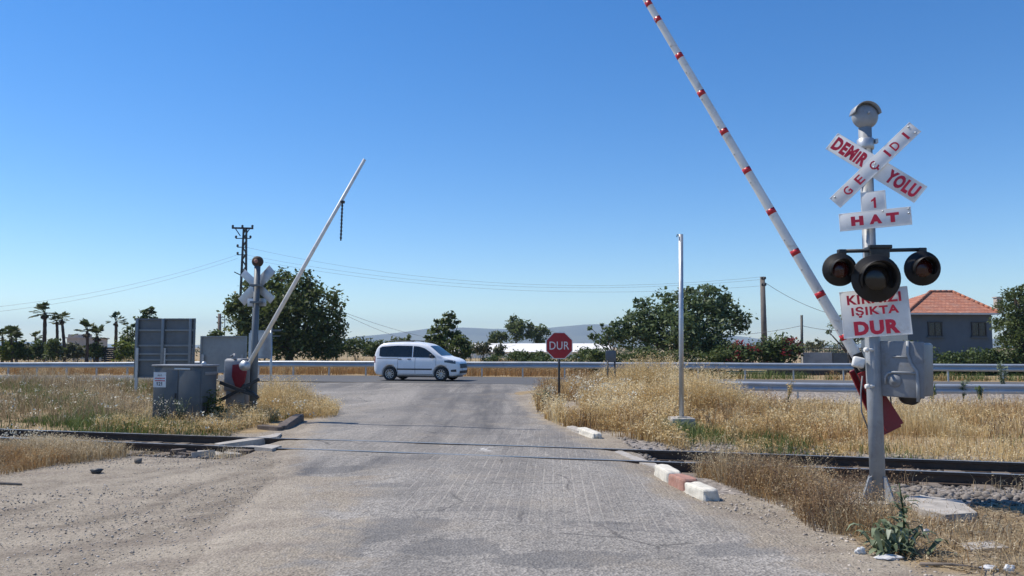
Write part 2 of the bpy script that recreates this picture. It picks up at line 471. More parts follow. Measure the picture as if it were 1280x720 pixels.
# stone colours vary from stone to stone
def stone_mat(name, c0, c1):
    m, nt, b = newmat(name)
    a = N(nt, 'ShaderNodeAttribute', attribute_name='tint').outputs['Fac']
    c = mixc(nt, a, c0, c1)
    c = mixc(nt, ramp(nt, noise(nt, pos(nt), 30, 4), .4, .7, 0, .4), c, sc(c0, .8))
    nt.links.new(c, b.inputs['Base Color']); b.inputs['Roughness'].default_value = .92
    return m
MAT['ballast'] = stone_mat('ballast_stones', (.10, .085, .072), (.30, .265, .23))
MAT['pebble'] = stone_mat('lot_pebbles', (.26, .22, .18), (.62, .55, .47))

# ------------------------------------------------------------------ scatter helpers (numpy)
def leaf_quads(P, size, tint, aspect=.55, droop=None):
    n = len(P)
    nrm = rng.normal(size=(n, 3)); nrm[:, 2] = np.abs(nrm[:, 2]) + .35
    nrm /= np.linalg.norm(nrm, axis=1)[:, None]
    t = rng.normal(size=(n, 3)); u = np.cross(nrm, t); u /= np.linalg.norm(u, axis=1)[:, None]
    v = np.cross(nrm, u)
    s = np.asarray(size)[:, None] if np.ndim(size) else size
    verts = np.empty((n, 4, 3))
    verts[:, 0] = P - u * s; verts[:, 1] = P + v * s * aspect + nrm * s * .15; verts[:, 2] = P + u * s; verts[:, 3] = P - v * s * aspect + nrm * s * .15
    faces = np.arange(n * 4).reshape(n, 4)
    return verts.reshape(-1, 3), faces, tint

def cloud_points(blobs, n, shell=(.55, 1.03), cl=26, cr=.16, flat=.75):
    """clusters of leaves near the surfaces of ellipsoids: blobs = [(centre, radius or (rx,ry,rz), weight)]"""
    w = np.array([b[2] if len(b) > 2 else 1 for b in blobs], float)
    rads = [np.array(b[1] if hasattr(b[1], '__len__') else (b[1],) * 3, float) for b in blobs]
    w = w * np.array([r[0] * r[2] for r in rads]); w /= w.sum()
    pts = []; tints = []
    for b, r, k in zip(blobs, rads, w):
        m = max(1, int(n * k / cl))
        d = rng.normal(size=(m, 3)); d /= np.linalg.norm(d, axis=1)[:, None]
        rr = rng.uniform(shell[0], shell[1], m) ** .6
        # uneven outline
        rr *= 1 + .16 * np.sin(d[:, 0] * 7 + b[0][0]) * np.sin(d[:, 2] * 6 + b[0][2] * 3) + .07 * rng.normal(size=m)
        c = np.array(b[0]) + d * rr[:, None] * r
        tc = rng.uniform(0, 1, m)
        p = np.repeat(c, cl, 0) + rng.normal(size=(m * cl, 3)) * (cr * r.mean()) * np.array([1, 1, flat])
        pts.append(p); tints.append(np.clip(np.repeat(tc, cl) * .55 + rng.uniform(0, .45, m * cl), 0, 1))
    return np.vstack(pts), np.concatenate(tints)

def crown(name, blobs, n, size, m, parent, **kw):
    asp = kw.pop('aspect', .55)
    P, T = cloud_points(blobs, n, **kw)
    v, f, t = leaf_quads(P, rng.uniform(.7, 1.3, len(P)) * size, T, asp)
    return fast_mesh(name, v, f, [m], parent, t)

def tree(name, base, blobs, n, size, m, label, trunk_r=.16, group=None, cat='tree', limbs=True, bark='bark', trunks=1, **kw):
    t = thing(name, base, label, cat, group)
    base = Vector(base)
    mb = MB()
    low = min(blobs, key=lambda b: b[0][2])
    hub = Vector((base.x * .6 + low[0][0] * .4, base.y * .6 + low[0][1] * .4, base.z + max(.4, (low[0][2] - base.z) * .55)))
    mb.tube([base + Vector((0, 0, -.15)), base * .5 + hub * .5 + Vector((.05, 0, 0)), hub], [trunk_r * 1.25, trunk_r, trunk_r * .85], 9)
    if limbs:
        for b in blobs:
            c = Vector(b[0]); r = b[1] if not hasattr(b[1], '__len__') else b[1][0]
            mid = hub.lerp(c, .5) + Vector((random.uniform(-.15, .15) * r, random.uniform(-.15, .15) * r, .12 * r))
            mb.tube([hub, mid, c, c + Vector((random.uniform(-.4, .4) * r, random.uniform(-.3, .3) * r, .6 * r))], [trunk_r * .55, trunk_r * .38, trunk_r * .22, trunk_r * .06], 6)
    mb.build('trunk', MAT[bark], t)
    crown('crown', blobs, n, size, m, t, **kw)
    return t

def PB(lst, Y, depth=1.0):
    """blobs from (px, py, radius_px, rz_px, dY) entries at distance Y"""
    out = []
    for e in lst:
        px, py, r, rz = e[:4]; dY = e[4] if len(e) > 4 else 0
        c = at(px, py, Y + dY); k = (Y + dY) / F
        out.append(((c.x, c.y, c.z), (r * k, max(r, rz) * k * depth, rz * k)))
    return out

def blades(P, h, w, lean, tint, dirang=None):
    """grass blades: 2 quads each"""
    n = len(P)
    a = rng.uniform(0, 2 * np.pi, n); side = np.stack([np.cos(a), np.sin(a), np.zeros(n)], 1)
    la = rng.uniform(0, 2 * np.pi, n) if dirang is None else dirang
    ld = np.stack([np.cos(la), np.sin(la), np.zeros(n)], 1)
    h = h[:, None]; w = np.asarray(w)[:, None] if np.ndim(w) else w
    lean = lean[:, None]
    up = np.array([0, 0, 1.0])
    V = np.empty((n, 6, 3))
    V[:, 0] = P - side * w; V[:, 1] = P + side * w
    mid = P + up * h * .58 + ld * lean * h * .30
    V[:, 2] = mid + side * w * .7; V[:, 3] = mid - side * w * .7
    tip = P + up * h * (1 - .25 * lean) + ld * lean * h
    V[:, 4] = tip + side * w * .12; V[:, 5] = tip - side * w * .12
    base = (np.arange(n) * 6)[:, None]
    f = np.concatenate([base + np.array([0, 1, 2, 3]), base + np.array([3, 2, 4, 5])], 1).reshape(-1, 4)
    return V.reshape(-1, 3), f, np.repeat(tint, 2), tip, ld

def seedheads(tip, ld, h, k, size, tint):
    """drooping spikelets near each tip"""
    n = len(tip)
    P = np.repeat(tip, k, 0) + rng.normal(size=(n * k, 3)) * np.array([.03, .03, .0]) * (1 + 2 * size / .02 * .5)
    P[:, 2] -= rng.uniform(-.02, .28, n * k) * np.repeat(h, k)
    P[:, :2] -= np.repeat(ld[:, :2], k, 0) * rng.uniform(0, .12, n * k)[:, None] * np.repeat(h, k)[:, None]
    v, f, t = leaf_quads(P, rng.uniform(.7, 1.4, n * k) * size, np.clip(np.repeat(tint, k) + rng.uniform(0, .3, n * k), 0, 1), .38)
    return v, f, t

def poly_points(poly, n):
    """uniform random points in a world polygon"""
    poly = np.array(poly, float)
    lo, hi = poly.min(0), poly.max(0)
    out = np.empty((0, 2))
    while len(out) < n:
        q = rng.uniform(lo, hi, (n * 2, 2))
        ins = np.zeros(len(q), bool)
        j = len(poly) - 1
        for i in range(len(poly)):
            xi, yi = poly[i]; xj, yj = poly[j]
            c = ((yi > q[:, 1]) != (yj > q[:, 1])) & (q[:, 0] < (xj - xi) * (q[:, 1] - yi) / (yj - yi + 1e-12) + xi)
            ins ^= c; j = i
        out = np.vstack([out, q[ins]])
    return out[:n]

class Scatter:
    def __init__(s): s.V = []; s.F = []; s.T = []; s.n = 0
    def add(s, v, f, t):
        s.V.append(v); s.F.append(f + s.n); s.T.append(t); s.n += len(v)
    def build(s, name, m, label=None):
        o = fast_mesh(name, np.vstack(s.V), np.vstack(s.F), [m], None, np.concatenate(s.T))
        return tag(o, label, name.replace('_', ' '), None, 'stuff')

def clump_field(q, scale, thr, seed):
    """keep probability from a cheap pseudo noise"""
    r = np.random.default_rng(seed)
    val = np.zeros(len(q))
    for i in range(6):
        k = r.normal(size=2) * scale * (1 + i * .6); ph = r.uniform(0, 6.28)
        val += np.sin(q @ k + ph) / (1 + i * .35)
    return val

def grass(S, poly, n, h0, h1, w, seeds=0.0, ssize=.02, lean=.5, scale=1.2, thr=-.6, hfun=None, seed=1, k=6, avoid=None):
    q = poly_points(poly, n)
    cf = clump_field(q, scale, thr, seed)
    keep = cf + rng.normal(size=n) * .5 > thr
    q = q[keep]; cf = cf[keep]
    if avoid is not None:
        kk = avoid(q[:, 0], q[:, 1]); q = q[kk]; cf = cf[kk]
    n = len(q)
    z = terrain(q[:, 0], q[:, 1])
    P = np.stack([q[:, 0], q[:, 1], z - .01], 1)
    h = rng.uniform(h0, h1, n) * np.clip(.72 + .2 * cf, .4, 1.25)
    if hfun is not None: h *= hfun(q[:, 0], q[:, 1])
    tint = np.clip(.45 + .2 * cf + rng.normal(size=n) * .22, 0, 1)
    ww = w * rng.uniform(.6, 1.3, n)
    v, f, t, tip, ld = blades(P, h, ww, rng.uniform(.1, 1, n) * lean, tint)
    S.add(v, f, t)
    if seeds > 0:
        m = rng.uniform(size=n) < seeds
        v, f, t = seedheads(tip[m], ld[m], h[m], k, ssize, tint[m])
        S.add(v, f, t)

def stones(pts, size, tint):
    """small faceted rocks"""
    ico = bmesh.new(); bmesh.ops.create_icosphere(ico, subdivisions=1, radius=1)
    bv = np.array([v.co[:] for v in ico.verts]); bf = np.array([[v.index for v in f.verts] for f in ico.faces]); ico.free()
    n = len(pts)
    V = bv[None] * rng.uniform(.65, 1.25, (n, len(bv), 1)) * (np.asarray(size)[:, None, None]) * rng.uniform(.6, 1.2, (n, 1, 3)) * np.array([1.15, 1.15, .8])
    a = rng.uniform(0, 6.28, n); ca, sa = np.cos(a)[:, None], np.sin(a)[:, None]
    x = V[:, :, 0] * ca - V[:, :, 1] * sa; y = V[:, :, 0] * sa + V[:, :, 1] * ca
    V = np.stack([x, y, V[:, :, 2]], 2) + pts[:, None, :]
    Fc = bf[None] + (np.arange(n) * len(bv))[:, None, None]
    return V.reshape(-1, 3), Fc.reshape(-1, 3), np.repeat(tint, len(bf))

# ------------------------------------------------------------------ lettering
def text_data(txt, size, bold=.0, sx=1.0, spacing=1.0):
    cu = bpy.data.curves.new('lettering', 'FONT')
    cu.body = txt; cu.size = size; cu.offset = bold * .1; cu.align_x = 'CENTER'; cu.align_y = 'CENTER'
    cu.extrude = .0012; cu.space_character = spacing; cu.resolution_u = 3
    ob = bpy.data.objects.new('lettering', cu); COL.objects.link(ob)
    dg = bpy.context.evaluated_depsgraph_get()
    me = bpy.data.meshes.new_from_object(ob.evaluated_get(dg))
    vs = [Vector((v.co.x * sx, v.co.y, v.co.z)) for v in me.vertices]
    fs = [tuple(p.vertices) for p in me.polygons]
    bpy.data.objects.remove(ob); bpy.data.curves.remove(cu); bpy.data.meshes.remove(me)
    x0 = min(v.x for v in vs); x1 = max(v.x for v in vs); y0 = min(v.y for v in vs); y1 = max(v.y for v in vs)
    off = Vector(((x0 + x1) / 2, (y0 + y1) / 2, 0))
    return [v - off for v in vs], fs, x1 - x0, y1 - y0
def lettering(mb, txt, M, width=None, height=None, bold=.0, size=.1, rot=0):
    if txt == '1':
        q = [(-.10, -.5), (.10, -.5), (.10, .5), (-.04, .5), (-.12, .38), (-.30, .27), (-.30, .10), (-.10, .2)]
        k = height or size; mb.prism([(x * k, y * k) for x, y in q], .0024, M); return
    vs, fs, w, h = text_data(txt, size, bold, 1.0, 1.12 if bold > .02 else 1.04)
    kx = width / w if width else 1; ky = height / h if height else 1
    if width and not height: ky = kx
    if height and not width: kx = ky
    mb.add([(v.x * kx, v.y * ky, v.z) for v in vs], fs, False, M @ Matrix.Rotation(rot, 4, 'Z'))
def TM(x, y, z=0): return Matrix.Translation((x, y, z))

# ------------------------------------------------------------------ SETTING
def axis(lo, hi, step, far, g=1.16):
    a = list(np.arange(lo, hi + 1e-6, step))
    s = step
    while a[-1] < far: s *= g; a.append(a[-1] + s)
    s = step
    while a[0] > -far: s *= g; a.insert(0, a[0] - s)
    return np.array(a)
def grid_faces(nx, ny):
    i = np.arange(ny - 1)[:, None] * nx + np.arange(nx - 1)[None]
    return np.stack([i, i + 1, i + nx + 1, i + nx], 2).reshape(-1, 4)

gx = axis(-20, 20, .2, 4990); gy = axis(2, 40, .2, 4990)
GX, GY = np.meshgrid(gx, gy)
GZ = terrain(GX, GY)
fine = (np.abs(GX) < 30) & (GY > 0) & (GY < 40)
bumps = np.zeros_like(GZ)
for i in range(10):
    k = rng.normal(size=2) * (1.2 + i * .8); bumps += np.sin(GX * k[0] + GY * k[1] + rng.uniform(0, 6)) / (1 + i)
GA = GY - B * GX
GZ = GZ + np.where(fine, bumps * .010, 0) * (1 - smooth(28, 29.5, GA) * (1 - smooth(37, 38.5, GA)))
ground = fast_mesh('ground', np.stack([GX, GY, GZ], 2).reshape(-1, 3), grid_faces(len(gx), len(gy)), [MAT['ground']], smooth=True)
tag(ground, kind='structure')
# where straw covers the soil, where gravel does
straw = np.zeros_like(GX)
beyond = smooth(A_FAR + .5, A_FAR + 1.3, GA)
left_f = beyond * (1 - smooth(-5.6, -4.4, GX + .05 * (GY - 16)))
right_f = beyond * smooth(2.2, 3.4, GX - .0 * GY)
straw = np.maximum(left_f, right_f)
near_right = smooth(2.6, 3.3, GX - .0 * GY) * (1 - smooth(10.6, 11.2, GA)) * smooth(6.0, 6.5, GA)
straw = np.maximum(straw, near_right * .55)
straw = np.maximum(straw, (1 - smooth(-9, -8, GX + (14 - GY) * .8)) * smooth(11.3, 12, GY) * .8)
straw = np.maximum(straw, smooth(37.2, 38, GA))
gravel = np.where(GX > 0, smooth(9.7, 10.3, GA) * (1 - smooth(13.9, 14.6, GA)), 1 - smooth(.9, 1.6, np.abs(GA - A_MID + .2))) * (1 - smooth(-4.9, -4.2, GX) * (1 - smooth(2.0, 2.6, GX)))
gravel = np.maximum(gravel, smooth(1.9, 2.3, GX) * (1 - smooth(4.6, 6, GX)) * smooth(11, 11.4, GA) * (1 - smooth(15.0, 15.8, GA)))
gravel = np.maximum(gravel, smooth(26.2, 27, GA) * (1 - smooth(29, 30, GA)) * smooth(4, 7, GX))
straw = np.where(gravel > .5, 0, straw)
RUTS = [[gp(*p) for p in c] for c in ([(-60, 676), (80, 655), (190, 628), (280, 600), (350, 574)], [(-60, 650), (60, 628), (170, 603), (260, 580), (330, 566)], [(40, 735), (170, 680), (270, 635), (350, 600), (430, 570)], [(-60, 704), (70, 690), (190, 655), (300, 612), (380, 578)], [(-40, 628), (90, 606), (200, 585)])]
def ruts(X, Y):
    out = np.zeros_like(X)
    Xw = X + .10 * np.sin(Y * 2.1) + .05 * np.sin(X * 5); 
    for i, c in enumerate(RUTS):
        for a, b in zip(c[:-1], c[1:]):
            ex, ey = b.x - a.x, b.y - a.y
            t = np.clip(((Xw - a.x) * ex + (Y - a.y) * ey) / (ex * ex + ey * ey), 0, 1)
            d = np.hypot(Xw - a.x - t * ex, Y - a.y - t * ey)
            out = np.maximum(out, (1, .8, .9, .7, .6)[i] * np.exp(-(d / .15) ** 2))
    return out
for nm, arr in (('straw', straw), ('gravel', gravel), ('rut', ruts(GX, GY))):
    a = ground.data.attributes.new(nm, 'FLOAT', 'POINT'); a.data.foreach_set('value', arr.ravel().astype(np.float32))

# access road over the crossing: one sheet, edges read off the worn outline
Lp = [(200, 722), (262, 665), (318, 610), (338, 578), (346, 560), (372, 538), (392, 515), (396, 503), (372, 491), (250, 483)]
Rp = [(1100, 722), (985, 665), (892, 628), (832, 597), (790, 572), (745, 549), (692, 525), (666, 509), (654, 496), (672, 488), (775, 481)]
def edge_line(pp):
    q = []
    for px, py in pp:
        z = 0.0 if py > 505 else .12 if py > 493 else .27
        p = gp(px, py, z); q.append((p.y, p.x))
    q.sort()
    ys = [a for a, _ in q]; xs = [b for _, b in q]
    ys = [2.0] + ys; xs = [xs[0] * .75] + xs
    return np.array(ys), np.array(xs)
Ly, Lx = edge_line(Lp); Ry, Rx = edge_line(Rp)
yend = 31.5
ry = np.concatenate([np.arange(2.5, 24, .12), np.arange(24, yend, .1)])
NC = 70
u = np.linspace(0, 1, NC); u = .5 - .5 * np.cos(u * np.pi) * (.6 + .4 * np.abs(np.cos(u * np.pi)))
XL = np.interp(ry, Ly, Lx); XR = np.interp(ry, Ry, Rx)
RX = XL[:, None] + (XR - XL)[:, None] * u[None]; RY = np.repeat(ry[:, None], NC, 1)
RA = RY - B * RX
# stop at the main road's edge
over = RA > ROAD_A0 + .25
RY = np.where(over, ROAD_A0 + .25 + B * RX, RY)
RA = RY - B * RX
RZ = terrain(RX, RY) + .024
camber = .02 * (1 - np.abs(u - .5) * 2)[None] * np.ones_like(RX)
RZ += camber * (1 - smooth(26, 29, RA)) * (1 - np.exp(-((RA - A_MID) / 1.4) ** 2))
RZ += -.03 * (1 - smooth(0, .06, np.minimum(u, 1 - u)))[None]
RZ += 0.008 * np.sin(RX * 2.3 + RY) * np.sin(RY * 1.9) * (1 - smooth(27, 29, RA))
road = fast_mesh('access_road', np.stack([RX, RY, RZ], 2).reshape(-1, 3), grid_faces(NC, len(ry)), [MAT['road']], smooth=True)
tag(road, kind='structure')
edge = np.minimum((RX - XL[:, None]) / np.where(RY < 10.5, 2.6, 1.0)[:, :], (XR[:, None] - RX) / np.where(RY < 9, 1.0, .9))
edge = np.clip(edge, 0, 1)
pvx = smooth(-1.4, -.4, RX + .05 * RY) * smooth(7.0, 8.3, RY + .35 * RX) * (1 - smooth(A_MID + 3.6, A_MID + 4.0, RA))
pvx = np.maximum(pvx, smooth(A_MID - .3, A_MID, RA) * (1 - smooth(A_MID + 3.3, A_MID + 3.7, RA)))
tyre = np.exp(-((RX + .3 + .05 * (RY - 10) + .4 * smooth(14, 30, RY)) / 2.1) ** 2) * (.35 + .65 * smooth(10, 17, RY)) 
tyre = np.maximum(tyre, np.exp(-((RX + 2.6 - (RY - 11.5) * .75) / 1.2) ** 2) * smooth(7.5, 10, RY) * (1 - smooth(12, 13.2, RY)) * 1.0)
tyre = np.maximum(tyre, smooth(24, 27.5, RA) * .75)
patch = np.zeros_like(RX)
for (px_, py_, ax_, ay_, rt_) in ((590, 641, .62, .16, .1), (770, 662, .75, .22, -.2), (440, 668, 1.0, .55, .5), (350, 700, .9, .5, .4), (700, 705, .7, .28, .2), (560, 690, .5, .35, 0), (300, 585, .9, .5, .6), (410, 590, .8, .35, .3), (920, 690, .5, .3, .4), (500, 610, .6, .2, 0)):
    q_ = gp(px_, py_); dx_, dy_ = RX - q_.x, RY - q_.y; cr__, sr__ = math.cos(rt_), math.sin(rt_)
    patch = np.maximum(patch, np.exp(-(((dx_ * cr__ + dy_ * sr__) / ax_) ** 2 + ((dy_ * cr__ - dx_ * sr__) / ay_) ** 2)))
sp = gp(270, 690); sp2 = gp(235, 665)
spill = np.exp(-(((RX - sp.x) / .42) ** 2 + ((RY - sp.y) / .45) ** 2)) + np.exp(-(((RX - sp2.x) / .3) ** 2 + ((RY - sp2.y) / .8) ** 2))
sp3 = gp(608, 563); spill = np.maximum(spill, 1.4 * np.exp(-(((RX - sp3.x) / .16) ** 2 + ((RY - sp3.y) / .22) ** 2)))
for nm, arr in (('edge', edge), ('paver', pvx), ('tyre', tyre), ('spill', np.clip(spill * 1.2, 0, 1)), ('patch', patch), ('rut', ruts(RX, RY))):
    a = road.data.attributes.new(nm, 'FLOAT', 'POINT'); a.data.foreach_set('value', arr.ravel().astype(np.float32))

# main road
sx = np.concatenate([np.arange(-90, 70, .8)]); sa = np.linspace(ROAD_A0, ROAD_A1, 12)
SX, SA = np.meshgrid(sx, sa); SY = SA + B * SX
SZ = terrain(SX, np.maximum(SY, 30.2 + B * SX)) + .03
tag(fast_mesh('main_road', np.stack([SX, SY, SZ], 2).reshape(-1, 3), grid_faces(len(sx), len(sa)), [MAT['mainroad']], smooth=True), kind='structure')

# hills: two ridges far beyond the plain
def ridge(name, D, prof, depth, seed):
    xs = np.arange(-4200, 4200, 60.0)
    pxs = xs / D * F + 640
    py = np.interp(pxs, [p[0] for p in prof], [p[1] for p in prof])
    r = np.random.default_rng(seed)
    h = (434 - py) / F * D + EYE
    for i in range(7):
        h = h + r.normal() * 5 / (1 + i * .5) * np.sin(xs / (420 / (1 + i * .8)) + r.uniform(0, 6))
    h = np.maximum(h, 4)
    t = np.linspace(-1, 1, 13)
    X, T = np.meshgrid(xs, t)
    Hh = h[None] * (np.cos(T * np.pi / 2) ** 1.1)
    Y = D + T * depth + 40 * np.sin(X / 230 + T * 2)
    for i in range(6):
        kx = r.normal() / 160; ky = r.normal() / 160
        Hh = Hh + 4 * np.sin(X * kx + Y * ky + i) * np.cos(T * np.pi / 2)
    Hh[0] = -.8; Hh[-1] = -.8
    tag(fast_mesh(name, np.stack([X, Y, np.maximum(Hh, -.8)], 2).reshape(-1, 3), grid_faces(len(xs), len(t)), [MAT['hill']], smooth=True), kind='structure')
ridge('hills', 3900, [(-400, 430), (0, 433), (380, 430), (430, 425), (447, 420.5), (479, 419), (512, 417), (540, 414), (582, 413), (611, 413), (685, 410.6), (713, 409), (736, 407.5), (780, 408), (860, 414), (925, 421), (960, 426), (1010, 430), (1080, 428), (1300, 426)], 700, 3)

# sky and sun
SUN_E = R(55); SXY = Vector((-.95, .315)).normalized()
world = bpy.data.worlds.new('World'); scene.world = world; world.use_nodes = True
wn = world.node_tree; bg = wn.nodes['Background']
sky = wn.nodes.new('ShaderNodeTexSky'); sky.sky_type = 'NISHITA'; sky.sun_disc = False
sky.sun_elevation = SUN_E
sky.sun_rotation = math.atan2(SXY.x, SXY.y)
sky.altitude = 0; sky.air_density = 1.0; sky.dust_density = 0; sky.ozone_density = 4.0
hs = wn.nodes.new('ShaderNodeHueSaturation'); hs.inputs['Saturation'].default_value = 1.30; hs.inputs['Hue'].default_value = .506
wn.links.new(sky.outputs[0], hs.inputs['Color']); wn.links.new(hs.outputs[0], bg.inputs['Color']); bg.inputs['Strength'].default_value = .13
sl = bpy.data.lights.new('sun', 'SUN'); sl.energy = 4.7; sl.angle = R(.53); sl.color = (1, .925, .81)
so = bpy.data.objects.new('sun', sl); COL.objects.link(so)
sd = Vector((SXY.x * math.cos(SUN_E), SXY.y * math.cos(SUN_E), math.sin(SUN_E)))
so.rotation_euler = sd.to_track_quat('Z', 'Y').to_euler(); so.location = (-20, 5, 30)
vs = scene.view_settings
scene.display_settings.display_device = 'sRGB'
vs.view_transform = 'Standard'; vs.look = 'None'; vs.gamma = 1; vs.exposure = .24; vs.use_curve_mapping = False

# summer haze
hz = MB(); hz.box((0, 0, 80), (10000, 10000, 163))
hm = bpy.data.materials.new('haze'); hm.use_nodes = True
hn = hm.node_tree; hn.nodes.clear()
ho = hn.nodes.new('ShaderNodeOutputMaterial'); hv = hn.nodes.new('ShaderNodeVolumePrincipled')
hv.inputs['Color'].default_value = (.56, .78, 1, 1); hv.inputs['Density'].default_value = .00021; hv.inputs['Anisotropy'].default_value = .1
hn.links.new(hv.outputs[0], ho.inputs['Volume'])
tag(hz.build('haze', hm), kind='stuff')

# ------------------------------------------------------------------ rails
def rail_line(A, x0, x1, step=2.0):
    return [Vector((x, A + B * x, 0)) for x in np.arange(x0, x1 + .01, step)]
RAILTOP = .035
def rail(A, label):
    t = thing('railway_rail', (0, A, -.12), label, 'rail', 'rails of the single railway track')
    prof = [(-.065, -.13), (.065, -.13), (.065, -.115), (.012, -.095), (.012, -.012), (.034, 0), (.034, RAILTOP - .002), (-.034, RAILTOP - .002), (-.034, 0), (-.012, -.012), (-.012, -.095), (-.065, -.115)]
    n = len(prof); vs = []; fs = []
    P = rail_line(A, -60, 50, 2)
    # a hand-laid line: tiny waviness
    for i, p in enumerate(P):
        wob = .012 * math.sin(p.x * .35 + A)
        for q, z in prof: vs.append(p - RN * q + Vector((0, 0, z + wob * .4)))
    for i in range(len(P) - 1):
        for k in range(n): fs.append((i * n + k, i * n + (k + 1) % n, (i + 1) * n + (k + 1) % n, (i + 1) * n + k))
    MB().add(vs, fs).build('rail_web', MAT['rust'], t)
    hd = MB()
    vs = []; fs = []
    for i, p in enumerate(P):
        wob = .012 * math.sin(p.x * .35 + A)
        for q, z in ((-.032, RAILTOP - .001), (.032, RAILTOP - .001), (.032, RAILTOP + .003), (-.032, RAILTOP + .003)): vs.append(p - RN * q + Vector((0, 0, z + wob * .4)))
    for i in range(len(P) - 1):
        for k in range(4): fs.append((i * 4 + k, i * 4 + (k + 1) % 4, (i + 1) * 4 + (k + 1) % 4, (i + 1) * 4 + k))
    hd.add(vs, fs).build('rail_head', MAT['shiny'], t)
    return t
r1 = rail(A_NEAR, 'rusty steel rail of the railway nearest the viewer, crossing the road')
r2 = rail(A_FAR, 'rusty steel rail of the railway on the far side of the track')
# timber ties outside the crossing
tie = None
for x in np.arange(-22, 16, .62):
    if -4.6 < x < 2.2: continue
    c = Vector((x, A_MID + B * x, -.155))
    if tie is None:
        mb = MB(); mb.box((0, 0, 0), (.24, 2.3, .1), None, .012)
        tie = mb.build('railway_tie', MAT['wood']); o = tie
        tag(o, 'weathered timber railway tie lying in the ballast under both rails', 'railway tie', 'ties under the railway track')
    else:
        o = tie.copy(); COL.objects.link(o)
    o.location = c; o.rotation_euler = (0, 0, math.atan2(RU.y, RU.x))

# ------------------------------------------------------------------ guardrails
WB = [(0, .155), (.05, .146), (.078, .11), (.078, .075), (.03, .035), (.012, .012), (.012, -.008), (.06, -.026), (.082, -.055), (.082, -.095), (.04, -.15), (0, -.155)]
def guardrail(A, x0, x1, top, label, post_step=2.0, ztop=None, side=1, postrange=None):
    pt = lambda x: Vector((x, A + B * x, 0))
    zt = ztop or (lambda x: tz(x, A + B * x) + top)
    c = pt((x0 + x1) / 2)
    t = thing('guardrail', (c.x, c.y, zt(c.x) - top), label, 'guardrail', 'steel guardrails along the main road')
    mb = MB(); vs = []; fs = []; P = np.arange(x0, x1 + .01, 1.0)
    prof = WB + [(q - .004, z) for q, z in WB[::-1]]
    n = len(prof)
    for x in P:
        p = pt(x)
        for q, z in prof: vs.append(p + RN * q * side + Vector((0, 0, zt(x) - .155 + z + .006 * math.sin(x * .9))))
    for i in range(len(P) - 1):
        for k in range(n): fs.append((i * n + k, i * n + (k + 1) % n, (i + 1) * n + (k + 1) % n, (i + 1) * n + k))
    mb.add(vs, fs).build('beam', MAT['rail_beam'], t)
    lo, hi = postrange or (x0, x1)
    for x in np.arange(lo + .5, hi, post_step):
        p = pt(x) - RN * side * .09; z = zt(x)
        mb = MB()
        M = Matrix.Translation(p) @ Matrix.Rotation(math.atan2(RU.y, RU.x), 4, 'Z')
        g = tz(p.x, p.y)
        mb.box((0, 0, (g - .2 + z - .03) / 2), (.06, .09, z - .03 - g + .2), M)
        mb.box((0, -.055 * side, z - .155), (.05, .07, .16), M)
        mb.build('post', MAT['galv'], t)
    return t
guardrail(37.5, -75, 60, .75, 'long galvanised guardrail along the far side of the main road', 2.0, postrange=(-32, 24))
guardrail(28.75, 7.2, 42, .5, 'low galvanised guardrail on the near side of the main road, behind the golden grass', 2.0, ztop=lambda x: tz(x, 28.75 + B * x) + .56, postrange=(7.2, 24))

# kerbs
def kerb_block(px0, py0, px1, py1, w, h, m, label, lift=0, tilt=0, z=0):
    p0 = gp(px0, py0, z); p1 = gp(px1, py1, z)
    d = p1 - p0; L = d.length; d.normalize()
    M = Matrix.Translation((p0 + p1) / 2) @ Matrix.Rotation(math.atan2(d.y, d.x), 4, 'Z') @ Matrix.Rotation(tilt, 4, 'Y')
    mb = MB(); bm = bmesh.new(); bmesh.ops.create_cube(bm, size=1)
    bmesh.ops.subdivide_edges(bm, edges=list(bm.edges), cuts=7, use_grid_fill=True)
    ks = [Vector((random.gauss(0, 1), random.gauss(0, 1), random.gauss(0, 1))) for _ in range(8)]
    for v in bm.verts:
        c = v.co * 2                                   # -1..1, rounded towards a superellipsoid, then chipped
        l8 = (abs(c.x) ** 9 + abs(c.y) ** 9 + abs(c.z) ** 9) ** (1 / 9)
        c = c * (max(abs(c.x), abs(c.y), abs(c.z)) / l8) if l8 > 0 else c
        f = sum(math.sin(c.dot(k) * 3.2 + i * 1.7) for i, k in enumerate(ks)) * .012
        c = c * (1 + f)
        v.co = Vector((c.x * L / 2, c.y * w / 2 * (1 - .10 * (c.z + 1) / 2), c.z * h / 2))
    bm.verts.index_update()
    mb.add([v.co + Vector((0, 0, h / 2 - .05 + lift)) for v in bm.verts], [[v.index for v in f.verts] for f in bm.faces], False, M)
    bm.free()
    return top_mesh(mb, 'kerb_block', m, label, 'kerb', 'loose kerb stones beside the crossing')
KW, KR = MAT['kerbwhite'], MAT['kerbred']
kerb_block(826, 594, 843, 605, .22, .21, KW, 'chipped white kerb block nearest the rails, first of the white and red row')
kerb_block(844, 606, 864, 614, .22, .20, KR, 'faded red kerb block between two white ones beside the road')
kerb_block(865, 615, 890, 626, .22, .18, KW, 'chipped white kerb block closest to the viewer, against dry grass')
kerb_block(727, 541, 747, 549, .22, .17, KW, 'pale kerb stone lying end-on at the far rail right of the road')
kerb_block(713, 536, 727, 542, .20, .12, MAT['concrete'], 'low worn kerb stone just beyond the pale one on the right verge')
kerb_block(696, 527, 708, 533, .20, .10, MAT['concrete'], 'small broken kerb stone farthest along the right verge')
kerb_block(352, 537.5, 375, 527, .22, .21, MAT['darkconcrete'], 'dark stained kerb block tilted at the left corner of the crossing', 0, R(-3))
kerb_block(324, 536, 351, 538.5, .16, .14, MAT['darkconcrete'], 'dark stained kerb beam lying along the track left of the crossing')
